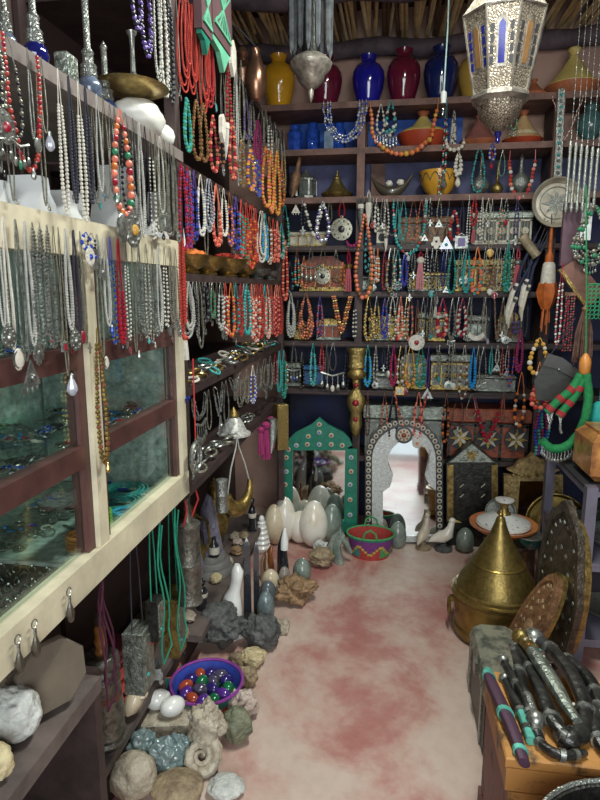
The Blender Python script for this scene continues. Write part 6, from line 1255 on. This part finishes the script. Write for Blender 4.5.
# pan
Yh=3.62; p=onY(556,203,Yh); s=mpp(p); th=thing('hanging_pan','round silver pan with star engraving hanging from a beaded handle','pan',p)
M_=RX(90)
MB().lathe([(r*s,z*s) for r,z in[(0,0),(19,0),(20.5,-1.5),(23,-7),(24,-7.5),(24.5,-6),(22,1.5),(20,2.5),(0,2.5)]],36,0,RX(-90)).build('pan_body',mat('pan_metal',(.62,.57,.46),.35,.5,sc=12,var=.35,bump=.15),th)
m=MB()
for k in range(8): a=TAU*k/8; m.prism([(0,0),(7*s*math.cos(a-.33),7*s*math.sin(a-.33)),(14*s*math.cos(a),14*s*math.sin(a)),(7*s*math.cos(a+.33),7*s*math.sin(a+.33))],-.006,-.0005)
m.torus((0,-.004,0),15.5*s,.0025,0,30,5); m.build('star_engraving','engraved_silver',th)
zt=onY(552,90,Yh).z-p.z; MB().prism([(-4.5*s,23*s),(3*s,23*s),(0*s,zt),(-6*s,zt)],-.012,.006).build('handle','engraved_silver',th)
m=MB()
for k in range(16): t=k/15; m.ball((-1*s-2*s*t,-.014,23*s+(zt-23*s)*t),.009,k%2,6,4)
m.build('handle_beads',[PAL['t'],PAL['s']],th)
row('on the amber pole and pillar','necklaces hanging at the right side',('Y',3.0),[
 (540,338,374,18,'yyw',4.6,wd(cord=.1)),(541,378,408,17,'cr',4.4,wd(cord=.05)),(540,362,402,7,'or',3,{}),(595,206,276,40,'sesgs',4.4,wd(style='D',cord=.02,strands=4,pend='charms',ps=12,pmats='sg')),(563,262,345,5,'Rws',2.6,{}),(568,300,345,4,'Rk',2.4,{})])
# silver tubes hanging top right
for k in range(6):
    px=571+5.5*k; p=onY(px,140+1.5*k,3.06); s=mpp(p); q=onY(px,212,3.06); L=p.z-q.z
    single(MB().lathe([(0,0),(.008,-.005),(.009,-.03),(.0075,-.04),(.0075,-L+.03),(.010,-L+.02),(.006,-L),(0,-L-.008)][::-1],10).tube([(0,0,0),(0,0,3.15-p.z)],.0012,0,4),'silver_tube','engraved_silver',f'vertical silver tube hanging below the teal jar, {ORD[k]} from the left','tube',p,group='silver tubes at upper right')
def hang(name,label,cat,px,py,Y,rot=(0,0,0)): p=onY(px,py,Y); return thing(name,label,cat,p,rot=rot),mpp(p)
# orange tassel
th,s=hang('leather_tassel','orange leather tassel with cream middle hanging under the pan','tassel',550,252,3.60)
MB().lathe([(r*s,z*s) for r,z in[(0,-58),(4,-57),(7,-50),(9.5,-40),(7.5,-30)]],12,flute=.12,fn=6).build('orange_skirt',mat('orange_leather',(.50,.12,.02),.6,sc=24,var=.4),th)
MB().lathe([(r*s,z*s) for r,z in[(7.6,-31),(7,-22),(6,-12),(4.4,-10)]],14).build('cream_band',PAL['w'],th)
MB().lathe([(r*s,z*s) for r,z in[(4.2,-11),(4,-4),(2,0),(1.5,24)]],12).build('orange_top','orange_leather',th); MB().tube([(0,0,22*s),(.0,.05,2.07-th.location.z)],.003,0,4).build('cord',PAL['d'],th)
for k in range(5): a=TAU*k/5; MB().tube([(3*s*math.cos(a),3*s*math.sin(a),-50*s),(4*s*math.cos(a),3*s*math.sin(a),-70*s-3*s*k)],.005,0,5).build('fringe','orange_leather',th)
# navy straps with horn knives
for k,(px,py,l,rx_) in enumerate(((540,240,'first',-14),(545,242,'second',-8),(536,236,'third',-22),(532,262,'fourth',-24))):
    th,s=hang('horn_knife',f'navy cord hung knife with white bone sheath, {l} from the pan','knife',px,py,3.60,(0,R(14+2*k),0)); n=[60,66,74,56][k]
    MB().tube([(0,0,0),(-2*s,.004,-n*.4*s),(0,0,-n*.68*s)],[.008,.010,.008],0,6,flat=.6).build('navy_strap',mat('navy_cord',(.015,.02,.05),.8,sc=40),th)
    MB().tube([(0,0,-n*.66*s),(-1*s,0,-n*.8*s),(1*s,0,-n*1.08*s),(5*s,0,-n*1.22*s)],[.012,.016,.015,.004],0,10,flat=.6).build('bone_sheath','bone_inlay' if k%2 else PAL['w'],th)
    MB().tube([(0,0,0),(.03,.05,2.08-th.location.z)],.003,0,4).build('cord',PAL['d'],th)
    MB().tube([(0,0,-n*.70*s),(0,0,-n*.76*s)],.0165,0,10,flat=.7).build('black_band','dusty_black',th)
th,s=hang('horn_tube','tan cylindrical horn box hanging diagonally left of the straps','horn box',522,236,3.59,(0,R(-38),0))
MB().lathe([(0,0),(5*s,0),(5.4*s,-2*s),(4.8*s,-4*s),(4.6*s,-22*s),(5.2*s,-25*s),(0,-26*s)][::-1],16).build('body',mat('tan_horn',(.30,.24,.15),.4,sc=18,var=.5),th)
MB().tube([(0,0,0),(16*s,.02,20*s),(18*s,.06,36*s)],.002,0,4).build('cord',PAL['d'],th)
# flat wooden plank, card, spade, bag
th,s=hang('wooden_plank','dark purple brown wooden plank hanging right of the pan','plank',573,203,3.12)
MB().box((0,0,-31*s),(17*s,.03,62*s),0,bev=.004).build('plank',mat('purple_brown_wood',(.10,.05,.07),.55,sc=8,var=.4),th); MB().tube([(0,0,0),(0,0,6*s)],.003,0,4).build('cord',PAL['d'],th)
th,s=hang('white_card','white card hanging behind the green silver necklace','card',588,203,3.10)
MB().box((0,0,-18*s),(10*s,.004,36*s)).build('card',mat('white_card_stock',(.75,.76,.76),.6,var=.05),th)
th,s=hang('wooden_hoe','copper brown wooden blade with pale edge under the plank','blade',566,266,3.05,(0,R(-28),0))
MB().prism([(-6*s,0),(12*s,2*s),(20*s,-38*s),(8*s,-46*s),(0,-44*s)],-.012,.012).build('blade',mat('copper_brown_wood',(.17,.075,.05),.4,sc=9,var=.45),th,smooth=False)
MB().prism([(-8.5*s,0),(-5*s,0),(1.5*s,-44*s),(-1.5*s,-42*s)],-.014,.014).build('pale_edge','aged_gold',th,smooth=False)
th,s=hang('horsehair_tassel','big brown horsehair tassel at the right edge above green wreath','tassel',586,306,2.95)
m=MB(); rt=random.Random(2)
for k in range(46): a=rt.random()*TAU; r=rt.random()**.5; m.tube([(2*s*r*math.cos(a),2*s*r*math.sin(a),-2*s),(8*s*r*math.cos(a),6*s*r*math.sin(a),-26*s),(9.5*s*r*math.cos(a),7*s*r*math.sin(a),-(50+10*rt.random())*s)],.0035,0,4)
m.build('hair',mat('brown_hair',(.13,.065,.045),.8,sc=30,var=.5),th); MB().lathe([(3*s,-6*s),(4*s,-3*s),(2*s,0),(.5*s,10*s)],12).build('cap','carved_brown',th)
th,s=hang('red_beaded_strap','dark red beaded strap hanging left of the horsehair tassel','strap',571,296,3.02); m=MB()
for c_ in range(4):
    for k in range(22): m.ball(((c_*2.6-4)*s,.004*(c_%2),-k*2.6*s),1.25*s,(k+c_)%3,5,4)
m.build('bead_string',[PAL['R'],PAL['n'],PAL['k']],th); MB().box((0,0,2*s),(12*s,.01,3*s)).build('bar','carved_brown',th)
th,s=hang('red_teal_beads','bunch of teal and plum beads behind the green wreath','bead bunch',545,398,3.15); m=MB()
for c_ in range(5):
    for k in range(18): m.ball(((c_*3-6)*s+1.2*s*math.sin(k*.5+c_),.006*(c_%3),-k*3.4*s),1.7*s,(k//5+c_)%3,6,4)
m.build('bead_string',[PAL['t'],PAL['m'],PAL['b']],th)
th,s=hang('leather_bag','grey black hard leather pouch hanging above the green wreath','pouch',551,354,3.0,(R(4),R(14),0))
MB().prism([(-4*s,0),(10*s,-1*s),(31*s,-10*s),(31*s,-40*s),(0,-48*s),(-8*s,-30*s)],-.03,.03).build('body',mat('grey_leather',(.06,.062,.06),.5,sc=14,var=.3,bump=.2),th,smooth=False)
MB().prism([(-4.5*s,.5*s),(10*s,0),(32*s,-9*s),(31*s,-18*s),(8*s,-12*s),(-6*s,-12*s)],-.036,-.03).build('flap',mat('grey_leather_flap',(.08,.08,.08),.5,sc=14),th,smooth=False)
MB().ball((10*s,-.038,-12*s),1.5*s,0,8,5).build('stud',sil,th)
MB().tube([(0,0,0),(10*s,0,40*s)],.003,0,4).build('cord',PAL['d'],th)
# green wreath
th,s=hang('green_wreath','bright green wrapped headpiece with red bands and silver fringe at right','headpiece',572,356,2.80)
grn=mat('green_wool',(.012,.22,.065),.8,sc=70,bump=.5); redw=mat('red_wool',(.34,.025,.03),.8,sc=70,bump=.4)
m=MB()
def gp(a,b): return ((a-572)*s,0,-(b-356)*s)
def seg(pts,r,name):
    P=[]
    for i in range(len(pts)-1):
        for k in range(5):
            t=k/5; p0,p1,p2,p3=[Vector(pts[min(max(j,0),len(pts)-1)]) for j in(i-1,i,i+1,i+2)]
            P.append(.5*((2*p1)+(p2-p0)*t+(2*p0-5*p1+4*p2-p3)*t*t+(3*p1-p0-3*p2+p3)*t**3))
    P.append(Vector(pts[-1])); MB().tube(P,[r*(1+.05*math.sin(i*2.1)) for i in range(len(P))],0,10).build(name,grn,th); return P
P1=seg([gp(586,372),gp(591,400),gp(587,430),gp(575,448),gp(560,452),gp(549,444)],4.6*s,'green_hoop')
P2=seg([gp(582,374),gp(574,390),gp(562,402),gp(552,414)],4.3*s,'green_strand')
P3=seg([gp(584,378),gp(578,396),gp(570,408),gp(564,418)],4.2*s,'green_strand')
for P_,ks in((P2,(5,9,13)),(P3,(3,8,13))):
    for k in ks: d=(P_[k+1]-P_[k]).normalized(); MB().tube([P_[k]-d*.012,P_[k]+d*.012],4.9*s,0,10).build('red_band',redw,th)
m=MB()
for k in range(8,26):
    q=P1[k]; m.tube([q+Vector((0,-.01,-4*s)),q+Vector((.003*math.sin(k),-.014,-10*s))],.0015,0,4); m.ball(tuple(q+Vector((0,-.014,-12*s))),(1.6*s,.004,2.2*s),0,6,4)
m.build('silver_fringe',sil,th)
for P_ in(P2,P3):
    m=MB()
    for k in range(11,16):
        q=P_[min(k,15)]; m.tube([q,q+Vector(((k-13)*1.5*s,-.01,-14*s))],.002,0,4); m.ball(tuple(q+Vector(((k-13)*1.5*s,-.01,-16*s))),(1.5*s,.004,2.2*s),0,6,4)
    m.build('silver_fringe',sil,th)
MB().lathe([(r*s,z*s) for r,z in[(4,-18),(5.5,-16),(5.8,-6),(4.5,-2),(2,2),(1,3)]],14,0,T(13*s,0,0)).build('orange_toggle',mat('amber_toggle',(.60,.24,.05),.4,sc=20),th)
MB().tube([(13*s,0,2*s),(13*s,.05,50*s),(13*s,.2,170*s)],.003,0,5).build('cord',grn,th)
th,s=hang('green_lace','green crocheted lace hanging at the right edge','lace',597,284,2.9); m=MB()
for c_ in range(4):
    for k in range(8): m.torus(((c_*4-6)*s,.004*(c_%2),-(k*4.2+3)*s),2.1*s,.0022,0,10,4)
m.tube([(-8*s,0,0),(8*s,0,0)],.003,0,5); m.build('lace_mesh',mat('lace_green',(.02,.24,.10),.8),th)
th,s=hang('teal_pouch','round teal cloth pouch with dark rim at the right edge','pouch',600,398,2.85)
MB().ball((0,0,-27*s),(11*s,.05,24*s),0,20,12).build('body',mat('teal_cloth',(.01,.30,.27),.7,sc=20),th); MB().torus((0,0,-29*s),13.5*s,.006,0,30,6).build('rim','dark_metal',th); MB().tube([(0,0,-2*s),(0,0,110*s)],.003,0,4).build('cord','teal_cloth',th)
# left top: leather panels, copper pots, ribs
p=onX(217,22,-.59); s=mpp(p); 
def leftpanel(label,px0,px1,yt,yb,pts=None):
    y0=onX(px0,20,-.575).y; y1=onX(px1,20,-.575).y; zt=onX((px0+px1)/2,yt,-.575).z; zb=onX((px0+px1)/2,yb,-.575).z
    th=thing('netted_board',label,'board',(-.575,(y0+y1)/2,zb),R(90)); w=y1-y0; h=zt-zb
    MB().prism([(-w/2,0),(w/2,0),(w/2,h),(-w/2,h)],-.012,.012).build('board',mat('plum_board',(.10,.045,.05),.7,sc=8,var=.3),th,smooth=False)
    m=MB()
    for k in range(6): x0=-w*.42+w*.84*k/5; m.tube([(x0,-.014,h),(-x0*.7,-.015,h*.3)],.003,0,4).tube([(x0*.7,-.014,h*.32),(x0*.95,-.014,h*.2)],.004,0,4)
    m.tube([(-w*.42,-.014,h*.2),(w*.42,-.014,h*.2)],.005,0,4); m.build('green_netting',mat('mint_green',(.12,.42,.26),.6),th)
    m=MB(); m.prism([(-w*.45,-h*.10),(-w*.1,-h*.15),(w*.1,-h*.42),(w*.35,-h*.10),(w*.45,-.001),(-w*.45,-.001)],-.008,.008); m.build('pointed_drop','mint_green' if px0>205 else 'green_paint',th,smooth=False)
leftpanel('plum coloured panel with pale green netting at the top of the left wall',209,228,-14,44)
leftpanel('narrow plum panel with green trim left of the netted panel',198,208,-10,34)
def pot(label,px,py,Xv,prof,m,h=None,g='copper vessels at the top of the corner'):
    y=onX(px,py,Xv).y; p=Vector((Xv,y,2.387)); s=mpp(p); th=thing('copper_vessel',label,'vessel',p,group=g); MB().lathe([(r*s,z*s) for r,z in prof],24).build('body',m,th); return th,s
cop=mat('aged_copper',(.36,.19,.12),.28,.85,sc=10,var=.45)
th,s=pot('copper lidded canister at the top of the left wall',242,20,-.70,[(0,0),(11,0),(12,3),(12,30),(13,32),(10,38),(5,42),(4,45),(6,48),(3,53),(0,55)],cop)
MB().tube([(11*s,0,8*s),(18*s,0,14*s),(17*s,0,26*s),(11*s,0,30*s)],1.4*s,0,6).build('handle',bra,th)
# bulbous copper vessel hung lower near the corner
p=onX(259,84,-.575); p=Vector((-.565,onX(256,84,-.565).y,onX(259,108,-.575).z)); s=mpp(p); th=thing('copper_vessel','bulbous shiny copper vessel hanging beside the yellow vase','vessel',p,group='copper vessels at the top of the corner')
MB().lathe([(0,0),(5*s,1*s),(9.5*s,8*s),(11*s,18*s),(10*s,28*s),(6*s,38*s),(4*s,44*s),(5*s,47*s),(3*s,49*s),(0,50*s)],24).build('body',cop,th)
MB().tube([(0,0,50*s),(-.04,0,60*s),(-.08,0,70*s)],.003,0,5).build('cord',PAL['d'],th)
for k,(px,yt,yb,l) in enumerate(((232,40,76,'white leaf shaped mirror pendant beside the netted panel'),(222,114,142,'cream bone plaque hanging among the brown beads'))):
    p=onX(px,yt,-.565); q=onX(px,yb,-.565); h=p.z-q.z; th=thing('bone_plaque',l,'plaque',p,R(90)); MB().prism([(0,0),(h*.22,-h*.15),(h*.25,-h*.7),(0,-h),(-h*.25,-h*.7),(-h*.22,-h*.15)],-.006,.006).build('plaque',PAL['w'],th,smooth=False); MB().tube([(0,0,0),(0,0,.06)],.002,0,4).build('cord',PAL['d'],th)
# street side front of the shop: the door surround behind the visitor
struct(MB().box((-.72,-1.35,1.6),(.72,.10,3.4)).box((1.55,-1.35,1.6),(.62,.10,3.4)).box((.42,-1.35,2.95),(1.7,.10,.6)),'wall_front',dkplaster,smooth=False)
